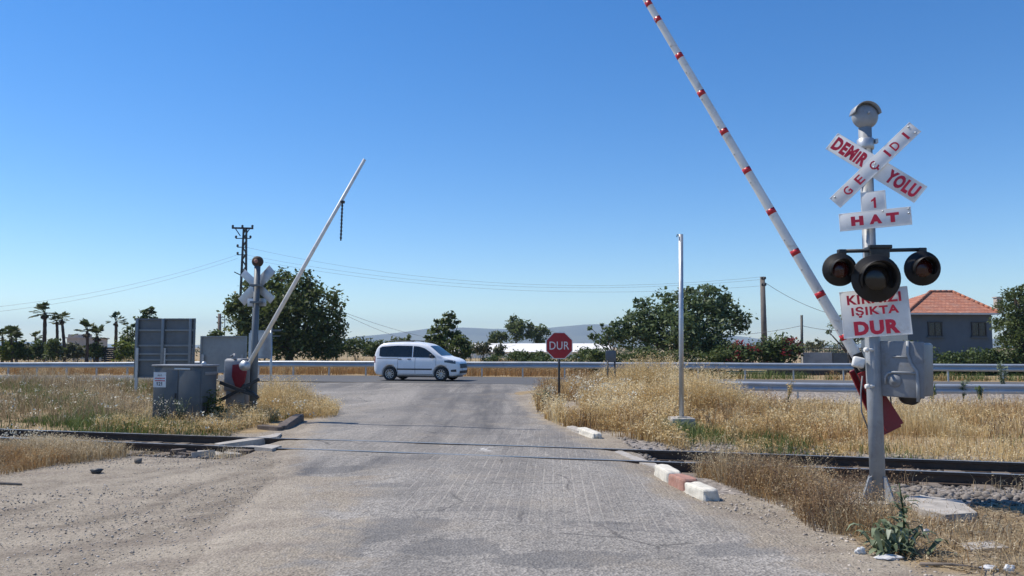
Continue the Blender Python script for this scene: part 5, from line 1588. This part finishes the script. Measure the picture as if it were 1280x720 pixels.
for (x0, x1, y) in ((295, 313, 298), (297, 307.5, 309), (297, 307.5, 318.5)):
    ca = MB(); ca.bar(at(x0, y, YLP), at(x1, y, YLP), .06, .06)
    for x in (x0, x1): q = at(x, y, YLP); ca.lathe([(.03, 0), (.09, .04), (.06, .10), (.10, .14), (.04, .22), (0, .22)], 10, Matrix.Translation(q))
    ca.build('insulator_arm', MAT['blackmetal'], lp)
sr = MB(); sr.bar(at(293, 340, YLP), at(300, 343.5, YLP), .16, .06); sr.build('bracket', MAT['blackmetal'], lp)
for x in (291, 303, 315.5):
    q = at(x, 284.5, YLP); ca = MB(); ca.lathe([(.03, 0), (.1, .05), (.06, .10), (.1, .15), (0, .22)], 10, Matrix.Translation(q)); ca.build('insulator', MAT['blackmetal'], lp)

def pole(px, pyt, Y, r0, r1, m, label, arms=(), name='utility_pole', pxb=None, group='power poles'):
    b = at(pxb or px, 440, Y); t_ = at(px, pyt, Y); t = thing(name, (b.x, Y, .1), label, 'utility pole', group)
    mb = MB(); mb.tube([(b.x, Y, -.2), (t_.x, Y, t_.z)], [r0, r1], 12); mb.build('shaft', MAT[m], t)
    for x0, x1, y in arms:
        mb = MB(); mb.bar(at(x0, y, Y - .15), at(x1, y, Y - .15), .08, .08)
        for x in (x0, x1): mb.lathe([(.03, 0), (.08, .04), (.05, .08), (.08, .12), (0, .18)], 8, Matrix.Translation(at(x, y, Y - .15)))
        mb.build('insulator_arm', MAT['blackmetal'], t)
    return t
pole(953, 346, 52, .22, .16, 'polegrey', 'grey concrete utility pole rising behind the red bougainvillea', ((952.5, 956.5, 349), (953, 957, 357)), pxb=956)
pole(1002, 394, 49, .09, .08, 'blackmetal', 'thin dark pole at the right end of the red bougainvillea', ())
pole(426, 383, 60, .10, .08, 'wood', 'leaning thin wooden pole at the right side of the big dark tree', (), pxb=420)
pole(274.5, 392, 92, .22, .2, 'wood', 'short thick distant pole with side insulators, beside a thinner one', ((271, 278, 397), (271.5, 277.5, 404)))
t_ = pole(281, 378, 100, .05, .05, 'blackmetal', 'distant thin lattice pole rising behind the short thick one', ((279, 284, 380), (278.5, 283.5, 391), (278.5, 283.5, 400)))
def cable(a, b, sag, label, r=.011, n=24):
    a = Vector(a); b = Vector(b); pts = []
    for i in range(n + 1):
        t = i / n; pts.append(a.lerp(b, t) - Vector((0, 0, sag * 4 * t * (1 - t))))
    mb = MB(); mb.tube(pts, r, 5, False)
    o = mb.build('overhead_cable', MAT['wire']); tag(o, label, 'cable', 'overhead power cables')
cable(at(297, 318.5, YLP), at(-160, 393, 48), 1.0, 'upper overhead cable falling from the lattice pole to the left edge', .007)
cable(at(297, 323, YLP), at(-160, 400, 48), 1.0, 'lower overhead cable falling from the lattice pole to the left edge', .007)
cable(at(307.5, 309, YLP), at(953, 346, 51.8), 1.5, 'top long cable strung from the lattice pole to the concrete pole', .007)
cable(at(307.5, 318.5, YLP), at(956, 349, 51.8), 1.35, 'middle long cable strung from the lattice pole to the concrete pole', .007)
cable(at(306, 323, YLP), at(956, 357, 51.8), 1.25, 'lowest long cable strung from the lattice pole to the concrete pole', .007)
cable(at(426, 389, 60), at(645, 428, 95), 1.1, 'upper thin cable from the leaning pole towards the white building', .014)
cable(at(426, 391, 60), at(645, 431, 95), 1.7, 'lower thin cable from the leaning pole towards the white building', .014)
cable(at(956, 353, 52), at(1062, 398, 49), .35, 'sloping cable from the top of the concrete pole to the right behind the barrier', .016)
cable(at(1002, 407, 49), at(860, 417, 52), .3, 'low cable from the thin dark pole leftwards into the broad tree', .014)
cable(at(1002, 407, 49), at(1075, 413, 49), .15, 'short low cable from the thin dark pole to the right', .014)

# ------------------------------------------------------------------ TREES AND SHRUBS
LD, LM_, LBL, LPL = MAT['leaf_dark'], MAT['leaf_mid'], MAT['leaf_blue'], MAT['leaf_pale']
def gb(px, Y): p = at(px, 440, Y); return (p.x, Y, tz(p.x, Y))
tree('broad_tree', gb(360, 52), PB([(318, 378, 24, 22), (345, 366, 24, 22, 1), (378, 364, 26, 22), (402, 382, 25, 24), (362, 385, 34, 26, -1), (305, 400, 22, 22), (340, 408, 34, 26, -.8), (385, 410, 36, 26, -.5), (410, 408, 22, 20), (325, 425, 30, 20), (365, 430, 36, 18, -.5), (400, 430, 26, 18), (352, 355, 12, 12), (388, 353, 11, 10), (296, 382, 12, 12), (318, 360, 13, 12)], 52), 14500, .15, LD, 'big dense dark green tree behind the guardrail, left of the van', .3, 'trees along the road', shell=(.4, 1.04), cr=.2)
tree('slim_tree', gb(560, 47), PB([(556, 407, 13, 10), (562, 398, 8, 7), (550, 418, 12, 9), (567, 416, 10, 9), (540, 424, 10, 8), (573, 424, 8, 8), (572, 408, 6, 6), (558, 430, 18, 10), (547, 403, 5, 5)], 47), 1500, .14, LD, 'slim loose leaved tree directly behind the white van', .09, 'trees along the road', shell=(.25, 1.1), cr=.26)
tree('poplar_tree', gb(645, 118), PB([(645, 412, 9, 15), (641, 405, 5, 9), (650, 408, 5, 10)], 118), 1100, .30, LD, 'tallest of three distant poplars above the white roof', .2, 'distant poplars', shell=(.3, 1.08), cr=.25, aspect=.4)
tree('poplar_tree', gb(622, 120), PB([(622, 421, 10, 9), (616, 424, 6, 6)], 120), 800, .30, LD, 'short left one of three distant poplars above the white roof', .18, 'distant poplars', shell=(.3, 1.08), cr=.25, aspect=.4)
tree('poplar_tree', gb(670, 119), PB([(668, 416, 8, 11), (677, 418, 8, 11), (661, 414, 5, 11)], 119), 1100, .30, LD, 'round right one of three distant poplars above the white roof', .18, 'distant poplars', shell=(.3, 1.08), cr=.25, aspect=.4)
tree('spreading_tree', gb(840, 47), PB([(850, 385, 30, 22), (880, 378, 26, 19), (905, 392, 24, 18), (925, 402, 15, 10), (815, 395, 26, 18), (795, 405, 24, 16), (840, 410, 40, 22, -1), (885, 412, 36, 20, -.6), (800, 425, 30, 16), (775, 415, 18, 12), (857, 365, 12, 9), (888, 364, 13, 8), (800, 382, 8, 8), (910, 376, 8, 7), (835, 372, 8, 7), (862, 430, 45, 14)], 47), 11000, .13, LBL, 'wide spreading grey green tree behind the guardrail at centre right', .25, 'trees along the road', shell=(.35, 1.06), cr=.22)
tree('sparse_tree', gb(770, 46), PB([(756, 413, 8, 4), (745, 418, 7, 4), (766, 406, 7, 5), (740, 411, 5, 3), (760, 425, 16, 7), (775, 420, 10, 8), (750, 405, 3, 3), (735, 421, 5, 3)], 46), 700, .12, LBL, 'sparse twiggy branches of a small tree at the left of the spreading tree', .07, 'trees along the road', shell=(.2, 1.1), cr=.3)
tree('cypress_tree', gb(1275, 41), PB([(1275, 385, 18, 26), (1262, 400, 14, 24), (1288, 395, 20, 30), (1258, 418, 13, 20), (1275, 420, 22, 26, -.5), (1268, 368, 9, 11), (1295, 420, 24, 26), (1282, 362, 7, 8)], 41), 7500, .10, LD, 'tall dense conifer at the right edge beside the house', .2, 'trees along the road', shell=(.6, 1.04), cr=.14, aspect=.35)
tree('pine_tree', gb(1066, 50), PB([(1048, 408, 11, 6), (1060, 398, 12, 7), (1075, 405, 14, 10), (1038, 417, 6, 4), (1070, 420, 12, 8), (1058, 388, 7, 4), (1052, 427, 5, 4), (1082, 388, 10, 10)], 50), 1700, .12, LD, 'ragged pine tree mostly hidden behind the stop notice', .14, 'trees along the road', shell=(.2, 1.1), cr=.26, aspect=.25)
tree('round_tree', gb(187, 62), PB([(187, 396, 9, 9), (180, 404, 9, 8), (196, 404, 8, 8), (188, 386, 4, 4)], 62), 900, .15, LD, 'small leafy treetop showing above the ribbed sign board', .1, 'trees along the road', shell=(.3, 1.08), cr=.25)
tree('columnar_tree', gb(164, 60), PB([(164, 425, 7, 18), (163, 440, 8, 14), (166, 410, 4, 6)], 60), 1200, .13, LD, 'narrow dark columnar tree at the left side of the ribbed sign board', .1, 'trees along the road', shell=(.4, 1.05), cr=.2)

def shrub(px, pyc, rx, rz, Y, n, size, m, label, name='shrub', group='shrubs behind the guardrail', extra=(), **kw):
    b = gb(px, Y); blobs = PB([(px, pyc, rx, rz)] + list(extra), Y, .8)
    t = thing(name, b, label, 'shrub', group)
    mb = MB()
    for i in range(5):
        a = random.uniform(0, 6.28); k = rx / F * Y * .6
        mb.tube([Vector(b), Vector((b[0] + k * .4 * math.cos(a), Y + k * .4 * math.sin(a), (b[2] + blobs[0][0][2]) / 2)), Vector((b[0] + k * math.cos(a), Y + k * math.sin(a), blobs[0][0][2]))], [.03, .02, .008], 5)
    mb.build('stem', MAT['bark'], t)
    kw.setdefault('shell', (.35, 1.08)); kw.setdefault('cr', .26)
    crown('foliage', blobs, n, size, m, t, **kw)
    return t
shrub(447, 434, 17, 10, 55, 1300, .12, LM_, 'green shrub left of the van, right of the big dark tree', extra=[(432, 430, 8, 8), (460, 436, 9, 8)])
shrub(413, 436, 16, 10, 54, 1100, .12, LD, 'dark shrub under the right edge of the big dark tree')
shrub(498, 428, 12, 6, 58, 700, .12, LM_, 'low green shrub showing above the roof of the van at its rear', extra=[(488, 430, 8, 5), (510, 427, 8, 5)])
shrub(573, 436, 14, 12, 46, 1100, .11, LD, 'dark rounded shrub behind the bonnet of the van')
shrub(602, 436, 9, 9, 52, 600, .10, LPL, 'dusty grey shrub left of two, in front of the white building')
shrub(622, 438, 9, 8, 52, 550, .10, LPL, 'dusty grey shrub right of two, in front of the white building')
shrub(650, 446, 12, 6, 50, 800, .11, LM_, 'green bush with pale blooms in front of the white building, left of the stop sign')
shrub(674, 447, 13, 5, 50, 700, .11, LM_, 'low green bush partly hidden by the stop sign')
for i, (x, l, m) in enumerate(((8, 'bright yellow green bush at the far left edge under the palms', MAT['leaf_yellow']), (22, 'yellow green bush second from the left edge under the palms', MAT['leaf_yellow']), (36, 'dull olive bush below the small palm', LPL), (68, 'dark bush between the two nearest palm trunks', LD), (95, 'olive bush in front of the pale house', LPL), (119, 'dark bush left of the dark slatted board', LD), (157, 'yellow green bush right of the dark slatted board', MAT['leaf_yellow']), (48, 'dark low bush left of the tallest palm trunk', LD))):
    shrub(x, 440 - (i % 2) * 2, 11, 12 - (i % 3) * 2, 56 + (i % 3), 800, .13, m, l, group='bushes under the palms')
shrub(272, 418, 12, 3, 33, 260, .07, LM_, 'thin green shrub top showing above the plain grey board')
def bougain(px, pyc, rx, rz, Y, n, label):
    t = shrub(px, pyc, rx, rz, Y, n, .11, LM_, label, 'bougainvillea', 'flowering bougainvillea', extra=[(px - rx * .5, pyc + 5, rx * .7, rz * .8), (px + rx * .4, pyc - 3, rx * .5, rz * .7)])
    crown('blossom', PB([(px, pyc, rx, rz), (px + rx * .4, pyc - 3, rx * .5, rz * .7)], Y, .8), int(n * .3), .09, MAT['bloom'], t, shell=(.8, 1.12), cr=.15)
bougain(975, 438, 26, 17, 43, 2100, 'tallest red flowering bougainvillea at the right end of the hedge')
bougain(925, 443, 28, 13, 43, 1700, 'lower red flowering bougainvillea left of the tallest one')
def hedge(x0, x1, yt, Y, n, m, label):
    a = at(x0, yt, Y); b = at(x1, yt, Y)
    t = thing('hedge', ((a.x + b.x) / 2, Y, .25), label, 'hedge')
    blobs = []
    k = max(4, int((b.x - a.x) / .8))
    for i in range(k):
        x = a.x + (b.x - a.x) * (i + .5) / k
        blobs.append(((x, Y, (a.z + .2) / 2 + random.uniform(-.05, .05)), (.75, .6, (a.z - .2) / 2 * random.uniform(.94, 1.12))))
    crown('foliage', blobs, n, .085, m, t, shell=(.6, 1.03), cr=.2)
    mb = MB()
    for b_ in blobs: mb.tube([(b_[0][0], Y, .0), (b_[0][0] + .05, Y, b_[0][2])], [.04, .02], 5)
    mb.build('stem', MAT['bark'], t)
hedge(600, 722, 446, 46, 3000, LM_, 'low uneven green hedge behind the guardrail on both sides of the stop sign')
hedge(722, 905, 439, 42, 7500, LD, 'long trimmed dark hedge under the spreading tree')
hedge(1140, 1330, 439.5, 40.0, 12000, MAT['leaf_mid'], 'long trimmed green hedge in front of the grey house')
shrub(1018, 430, 10, 6, 62, 350, .12, LPL, 'pale shrub showing above the garden wall')
shrub(470, 438, 12, 9, 53, 800, .12, LM_, 'green shrub just left of the rear of the van')
shrub(588, 438, 7, 5, 60, 500, .12, LM_, 'green shrub between the slim tree and the white building')
shrub(740, 443, 16, 7, 55, 800, .12, LM_, 'green shrub beside the stop sign, before the sparse tree')
shrub(890, 440, 22, 8, 46, 1200, .11, LM_, 'green shrub under the right edge of the spreading tree')
shrub(1140, 438, 16, 9, 47, 900, .11, LM_, 'green shrub at the left end of the house hedge')

# dark weeds in the cabinet's shade, tall pale weeds by the near guardrail
shrub(263, 507, 12, 15, 17.4, 900, .035, LD, 'dark leafy weed clump in the shade right of the grey cabinet', group='roadside weeds', extra=[(274, 515, 8, 9), (255, 520, 8, 8)])
def tall_weed(px, pyb, pyt, Y, label, m='weed', n=150, lw=.05):
    b = at(px, pyb, Y); tp = at(px, pyt, Y); b.z = tz(b.x, Y)
    t = thing('tall_weed', (b.x, Y, b.z), label, 'weed', 'tall roadside weeds')
    H = tp.z - b.z; mb = MB(); tips = []
    for i in range(6):
        a = random.uniform(0, 6.28); k = random.uniform(.05, .3) * H
        e = Vector((b.x + k * math.cos(a), Y + k * math.sin(a), b.z + H * random.uniform(.7, 1)))
        mb.tube([b, b.lerp(e, .5) + Vector((0, 0, .08 * H)), e], [.012, .008, .004], 5); tips.append(e)
    mb.build('stem', MAT['weed'], t)
    P = []
    for _ in range(n):
        e = random.choice(tips); f = random.uniform(.25, 1.0); p = Vector(b).lerp(e, f) + Vector((0, 0, .08 * H * 4 * f * (1 - f)))
        P.append((p.x + random.gauss(0, .045) * H, p.y + random.gauss(0, .045) * H, p.z + random.gauss(0, .02)))
    v, f, tt = leaf_quads(np.array(P), rng.uniform(.5, 1.3, n) * lw, rng.uniform(0, 1, n), .35)
    fast_mesh('leaves', v, f, [MAT[m]], t, tt)
tall_weed(1254, 497, 452, 25.5, 'tallest pale flowering weed standing before the near guardrail at the right', 'weed', 260)
tall_weed(1204, 503, 473, 25.0, 'shorter pale weed before the near guardrail, left of the tallest one', 'weed', 170)
tall_weed(1226, 508, 482, 24.0, 'small bushy weed between two taller ones near the guardrail', 'green', 150)
tall_weed(1166, 512, 478, 24.0, 'thin weed right of the grey drive box, before the near guardrail', 'green', 110)
tall_weed(985, 505, 476, 24.5, 'slender dry weed before the left part of the near guardrail', 'gold', 110)
tall_weed(206, 524, 486, 17.0, 'slim white flowering weed in front of the cabinet notice', 'flower', 60, .025)
tall_weed(226, 526, 494, 17.0, 'low branching weed in front of the middle of the cabinet', 'weed', 70, .03)
tall_weed(686, 506, 476, 21.5, 'pale bushy weed at the road edge left of the stop sign post', 'flower', 200, .03)
tall_weed(682, 512, 486, 20.8, 'low pale green weed at the road edge in front of the stop sign', 'weed', 160, .035)

# palms
def fan_palm(px, pyt, pxb, Y, cr_px, tr_px, nf, label, skirt=True, droop=.5):
    b = gb(pxb, Y); top = at(px, pyt, Y)
    t = thing('fan_palm', b, label, 'palm tree', 'palm trees beyond the road')
    base = Vector(b); k = Y / F; r = tr_px * k / 2 * .64
    mb = MB(); pts = []; rad = []
    n = 14
    for i in range(n + 1):
        f = i / n; p = base.lerp(top, f) + Vector((math.sin(f * 3) * .06, 0, 0)); pts.append(p - Vector((0, 0, .1 if i == 0 else 0))); rad.append(r * (1.15 - .35 * f) * (1.08 if i % 2 else .94))
    mb.tube(pts, rad, 10); mb.build('trunk', MAT['palmbark'], t)
    def fronds(name, m, n, rise0, rise1, scale):
        V = []; Fq = []; T = []; c = 0
        for i in range(n):
            az = random.uniform(0, 6.28); el = random.uniform(rise0, rise1)
            d = np.array([math.cos(az) * math.cos(el), math.sin(az) * math.cos(el), math.sin(el)])
            Lp_ = cr_px * 1.3 * k * random.uniform(.30, .60) * scale
            o = np.array(top) + d * Lp_
            s = np.cross(d, [0, 0, 1.0]); s /= np.linalg.norm(s); q = np.cross(s, d)
            # petiole
            w = .025
            V += [np.array(top) - s * w, np.array(top) + s * w, o + s * w, o - s * w]; Fq.append((c, c + 1, c + 2, c + 3)); T.append(.3); c += 4
            tint = random.random()
            for j in range(9):
                a = R(-62 + 124 * j / 8)
                bd = d * math.cos(a) + s * math.sin(a)
                ln = cr_px * 1.3 * k * .46 * scale * (1 - .28 * abs(j - 4) / 4) * random.uniform(.85, 1.1)
                e = o + bd * ln - np.array([0, 0, ln * droop * random.uniform(.0, .35)])
                m_ = o + bd * ln * .55 + q * .02
                sp = np.cross(bd, q); sp /= np.linalg.norm(sp); w = .15 * scale * (cr_px * k) * .6
                V += [o, m_ + sp * w, e, m_ - sp * w]; Fq.append((c, c + 1, c + 2, c + 3)); T.append(min(1, max(0, tint + random.uniform(-.2, .2)))); c += 4
        fast_mesh(name, np.array(V), np.array(Fq), [m], t, np.array(T))
    fronds('crown', MAT['palm'], int(nf * .9), -.35, 1.3, 1.1)
    if skirt: fronds('dead_skirt', MAT['palmdead'], 14, -1.45, -.75, .55)
fan_palm(56, 391, 54, 60, 13, 7.5, 26, 'tallest fan palm with a thick dark trunk')
fan_palm(71, 402, 71, 61, 8, 6, 18, 'fan palm with a narrow crown just right of the tallest palm')
fan_palm(77, 399, 82, 60, 10, 6, 20, 'slightly leaning fan palm, third trunk of the close group')
fan_palm(109, 414, 108, 57, 13, 6, 26, 'bushy fan palm with a full drooping crown left of the dark board')
fan_palm(121, 420, 121, 58, 12, 7, 22, 'shaggy low fan palm beside the bushy one')
fan_palm(145, 402, 143, 58, 10, 6.5, 22, 'fan palm rising behind the dark slatted board')
fan_palm(159, 409, 160, 62, 6, 4, 12, 'small palm crown between the dark board and the ribbed sign board', False)
fan_palm(44, 422, 45, 66, 8, 4, 18, 'small slender palm left of the tallest palm', False)
fan_palm(14, 421, 15, 56, 13, 5, 24, 'spiky low palm near the left edge', False)
fan_palm(20, 424, 21, 57, 11, 4, 20, 'spiky low palm just right of another near the left edge', False)
fan_palm(3, 421, 3, 58, 9, 5, 18, 'palm cut by the left edge of the view', False)
for nm, x0, x1, Y, n, h in (('distant_scrub', -70, 90, 135, 9000, 2.2), ('distant_scrub', -120, 160, 260, 9000, 4.0)):
    bl = [((x, Y + random.uniform(-6, 6), h * .3 * random.uniform(.5, 1.2)), (h * random.uniform(.7, 1.6), h * .8, h * random.uniform(.3, .62))) for x in np.arange(x0, x1, h * 1.1) if random.random() < .8]
    P, T = cloud_points(bl, n, (.4, 1.05), 26, .22)
    v, f, t = leaf_quads(P, rng.uniform(.7, 1.3, len(P)) * .10 * h, T)
    tag(fast_mesh(nm, v, f, [LPL if nm != 'distant_scrub' or Y < 200 else LM_], None, t), None, 'scrub', None, 'stuff')

# ------------------------------------------------------------------ GRASS
CAB = (cc.x, cc.y)
KB0, KB1 = gp(322, 537), gp(378, 524)
def no_cab(x, y):
    t = np.clip(((x - KB0.x) * (KB1.x - KB0.x) + (y - KB0.y) * (KB1.y - KB0.y)) / ((KB1.x - KB0.x) ** 2 + (KB1.y - KB0.y) ** 2), 0, 1)
    d = np.hypot(x - KB0.x - t * (KB1.x - KB0.x), y - KB0.y - t * (KB1.y - KB0.y))
    front = (y < KB0.y + t * (KB1.y - KB0.y)) & (x > KB0.x - .3)
    return ~((np.abs(x - cc.x) < cwid / 2 + .15) & (y > cc.y - .1) & (y < cc.y + .7)) & (d > .28) & ~front
def mottle(x, y, seed=5, s=.55, amp=.34):
    q = np.stack([x, y], 1); return np.clip(1 + amp * clump_field(q, s, 0, seed) / 1.6 + .2 * clump_field(q, s * 3, 0, seed + 1) / 1.6, .35, 1.9)
def rail_fade(x, y): return .18 + .82 * smooth(A_FAR + .2, A_FAR + 2.2, y - B * x)
Lfield = [(-27, 20.75), (-24, 19.95), (-4.9, 15.05), (-4.6, 16.5), (-4.5, 18), (-5.0, 20.5), (-6.5, 23.5), (-9, 26.5), (-14, 31.8), (-30, 36.2)]
gq = lambda *pp: [(gp(x, y, -.05).x, gp(x, y, -.05).y) for x, y in pp]
S1 = Scatter()
grass(S1, Lfield, 62000, .14, .55, .007, .35, .018, .6, 1.3, -.5, lambda x, y: mottle(x, y) * rail_fade(x, y), 3, 4, no_cab)
S1.build('field_grass', MAT['field'])
S2 = Scatter()
grass(S2, Lfield, 26000, .10, .45, .009, 0, .02, .8, .9, .2, None, 8, 4, no_cab)
grass(S2, band(-21, -4.9, A_FAR + .12, A_FAR + 2.4), 14000, .06, .30, .008, 0, .02, .9, .9, -.3, None, 9, 4, no_cab)
grass(S2, band(2.8, 16, A_FAR + .12, A_FAR + 3.2), 20000, .08, .42, .007, 0, .02, .9, .7, .5, None, 10, 4)
grass(S2, band(9, 26, 38.0, 39.6), 3500, .2, .6, .012, 0, .02, .9, .7, -.3, None, 11, 4)
grass(S2, [(4.3, 5.5), (7, 5.5), (7, 7.4), (5, 7.3)], 1600, .10, .32, .004, 0, .02, .9, 1.2, .1, None, 12, 4)
S2.build('green_grass', MAT['green'])
S3 = Scatter()
hl = lambda x, y: mottle(x, y, 31) * (.42 + .9 * np.exp(-(((x + 6.4) / .75) ** 2 + ((y - 20.6) / 2.2) ** 2)))
grass(S3, [(-9, 16.6), (-4.95, 15.6), (-4.55, 17), (-4.4, 19.5), (-4.7, 21), (-5.6, 23), (-9, 24)], 12000, .25, .80, .006, .7, .020, .5, 1.1, -.8, hl, 4, 6, no_cab)
grass(S3, gq((262, 531), (318, 531), (312, 519), (268, 519)), 1500, .25, .55, .006, .6, .018, .5, 1.1, -1.2, None, 33, 5)
S3.build('golden_grass', MAT['gold'])
# white weeds in the left field
SF = Scatter()
q = poly_points(Lfield, 900); cf = clump_field(q, .9, 0, 21); q = q[cf > -.2]
P = np.stack([q[:, 0], q[:, 1], terrain(q[:, 0], q[:, 1]) + rng.uniform(.12, .62, len(q))], 1)
P = np.repeat(P, 7, 0) + rng.normal(size=(len(P) * 7, 3)) * np.array([.05, .05, .03])
v, f, t = leaf_quads(P, rng.uniform(.012, .03, len(P)), rng.uniform(0, 1, len(P)), .8); SF.add(v, f, t)
q = poly_points([(1.6, 20), (3.2, 18.5), (3.6, 23), (1.6, 24.5)], 90)
P = np.stack([q[:, 0], q[:, 1], terrain(q[:, 0], q[:, 1]) + rng.uniform(.25, .75, len(q))], 1)
P = np.repeat(P, 10, 0) + rng.normal(size=(len(P) * 10, 3)) * np.array([.07, .07, .05])
v, f, t = leaf_quads(P, rng.uniform(.015, .03, len(P)), rng.uniform(0, .6, len(P)), .8); SF.add(v, f, t)
q = poly_points(band(-16, -8.5, A_NEAR - 1.1, A_NEAR - .1), 420)
P = np.stack([q[:, 0], q[:, 1], terrain(q[:, 0], q[:, 1]) + rng.uniform(.05, .45, len(q))], 1)
P = np.repeat(P, 6, 0) + rng.normal(size=(len(P) * 6, 3)) * np.array([.04, .04, .03])
v, f, t = leaf_quads(P, rng.uniform(.010, .022, len(P)), rng.uniform(0, .7, len(P)), .7); SF.add(v, f, t)
SF.build('wildflowers', MAT['flower'])

Rtall = [(gp(672, 520).x, gp(672, 520).y), (gp(700, 533).x, gp(700, 533).y), (2.4, 14.4), (3.2, 13.2), (6.0, 12.4), (6.6, 17), (7.0, 20), (6.4, 26.5), (2.4, 28), (1.2, 27.5), (.7, 24)]
S4 = Scatter()
hf = lambda x, y: mottle(x, y, 41, .7, .42) * rail_fade(x, y) * (.40 + .62 * np.exp(-((x - 4.5) / 1.5) ** 2) * smooth(16, 20, y))
no_foot = lambda x, y: ~((np.abs(x - sb.x - .06 * (sb.y - y)) < .45) & (y < sb.y + .2) & (y > sb.y - 5)) & ~((np.abs(x - pb.x) < .42) & (y > pb.y - 2.8) & (y < pb.y + .3))
grass(S4, Rtall, 44000, .45, 1.2, .007, .75, .024, .5, 1.1, -.35, hf, 5, 6, no_foot)
grass(S4, band(4.5, 20, A_FAR + .2, A_FAR + 5.0), 34000, .16, .50, .006, .55, .016, .6, 1.0, .35, lambda x, y: mottle(x, y, 51, .9, .5) * rail_fade(x, y), 6, 4)
grass(S4, band(5.5, 22, A_FAR + 6, A_FAR + 12.5), 15000, .16, .5, .008, .5, .02, .6, .8, .1, None, 7, 4)
grass(S4, [(pb.x - .9, pb.y - 2.9), (pb.x + .9, pb.y - 2.9), (pb.x + .6, pb.y - .3), (pb.x - .6, pb.y - .3)], 1500, .05, .20, .005, .3, .012, .8, 1.4, -.8, None, 41, 4)
S4.build('golden_grass', MAT['gold'])
S5 = Scatter()
grass(S5, Rtall, 14000, .2, .75, .008, .3, .02, .7, 1.3, -.1, lambda x, y: rail_fade(x, y), 13, 4, no_foot)
grass(S5, band(4.5, 22, A_FAR + .2, A_FAR + 13), 26000, .10, .46, .007, .3, .018, .7, .8, .1, lambda x, y: mottle(x, y, 61, .8, .4) * rail_fade(x, y), 14, 4)
S5.build('russet_grass', MAT['orange'])
# the strip beyond the far guardrail
S6 = Scatter()
grass(S6, band(-40, 4, 37.9, 42), 19000, .3, .8, .014, .4, .03, .5, .7, -.6, lambda x, y: mottle(x, y, 81, .5, .3), 15, 4)
grass(S6, band(4, 30, 37.9, 39.5), 2500, .12, .45, .012, .4, .03, .5, .7, -.3, lambda x, y: mottle(x, y, 82, .5, .4), 16, 4)
S6.build('russet_grass', MAT['orange'])
S7 = Scatter()
grass(S7, band(-40, 2.5, 41, 62), 15000, .3, .9, .022, .3, .04, .5, .4, -.5, None, 16, 4)
S7.build('golden_grass', MAT['gold'])
# near verge by the signal
S8 = Scatter(); S9p = Scatter()
Vn = [(2.55, 10.6), (2.75, 9.6), (3.1, 8.3), (3.2, 7.4), (3.0, 6.7), (3.6, 6.0), (6.4, 6.0), (6.6, 8.0), (4.5, 8.9), (4.6, 9.9), (3.2, 10.6)]
V1 = [(2.5, 10.8), (2.75, 9.5), (3.0, 8.4), (2.85, 7.5), (3.6, 7.0), (3.65, 9.0), (4.0, 10.0), (3.4, 10.7)]
grass(S8, Vn, 5000, .04, .18, .0035, .25, .010, .9, 2.4, .0, None, 17, 4)
grass(S8, V1, 5200, .05, .50, .0032, .45, .011, .95, 2.0, .25, lambda x, y: mottle(x, y, 71, 1.6, .5), 18, 5)
grass(S8, band(2.6, 13, A_NEAR - 1.6, A_NEAR - .2), 2200, .06, .3, .004, .5, .011, .8, 2.0, .5, None, 19, 4)
gq = lambda *pp: [(gp(x, y, -.05).x, gp(x, y, -.05).y) for x, y in pp]
grass(S8, gq((-140, 562), (0, 562), (60, 560), (120, 566), (165, 574), (100, 582), (50, 592), (0, 602), (-140, 618)), 15000, .10, .34, .0045, .55, .012, .7, 1.4, -.9, None, 20, 5)
grass(S9p, gq((-140, 575), (0, 574), (60, 572), (90, 580), (50, 590), (0, 600), (-140, 612)), 6000, .10, .30, .0045, .4, .012, .7, 1.4, -.9, None, 26, 5)
grass(S8, band(-10, -4.4, A_NEAR - 1.2, A_NEAR - .3), 1600, .04, .22, .004, .4, .011, .9, 2.0, .3, None, 23, 4)
S8.build('tan_grass', MAT['tan'])
SD = Scatter()
grass(SD, V1, 2600, .08, .55, .0035, .7, .012, .8, 1.8, .5, None, 36, 6)
grass(SD, band(2.7, 5.2, A_NEAR - 1.3, A_NEAR - .2), 1200, .12, .5, .004, .8, .014, .8, 1.6, -.2, None, 37, 6)
grass(SD, Vn, 1500, .04, .2, .004, .3, .010, .9, 2.0, .2, None, 38, 4)
grass(SD, Rtall, 3500, .3, .8, .008, .5, .02, .6, 1.0, .3, None, 39, 4, no_foot)
grass(SD, band(5, 20, A_FAR + 3, A_FAR + 12), 4500, .1, .4, .008, .5, .018, .7, .8, .5, None, 40, 4)
SD.build('dead_stalks', MAT['dead'])
S9 = S9p
grass(S9, V1, 2600, .12, .40, .004, .6, .011, .8, 2.2, .1, None, 24, 5)
grass(S9, Vn, 2200, .04, .22, .004, .2, .010, .9, 2.0, .2, None, 25, 4)
S9.build('russet_grass', MAT['orange'])
# straw lying flat on the verge
q = poly_points(Vn, 6500); n = len(q)
P = np.stack([q[:, 0], q[:, 1], terrain(q[:, 0], q[:, 1]) + rng.uniform(.005, .04, n)], 1)
a = rng.uniform(0, 6.28, n); d = np.stack([np.cos(a), np.sin(a), rng.normal(size=n) * .15], 1); s = np.stack([-np.sin(a), np.cos(a), np.zeros(n)], 1)
ln = rng.uniform(.03, .14, n)[:, None]; w = rng.uniform(.002, .005, n)[:, None]
V = np.stack([P - d * ln - s * w, P + d * ln - s * w, P + d * ln + s * w, P - d * ln + s * w], 1).reshape(-1, 3)
tag(fast_mesh('straw_litter', V, np.arange(n * 4).reshape(n, 4), [MAT['tan']], None, rng.uniform(0, 1, n)), None, 'straw', None, 'stuff')
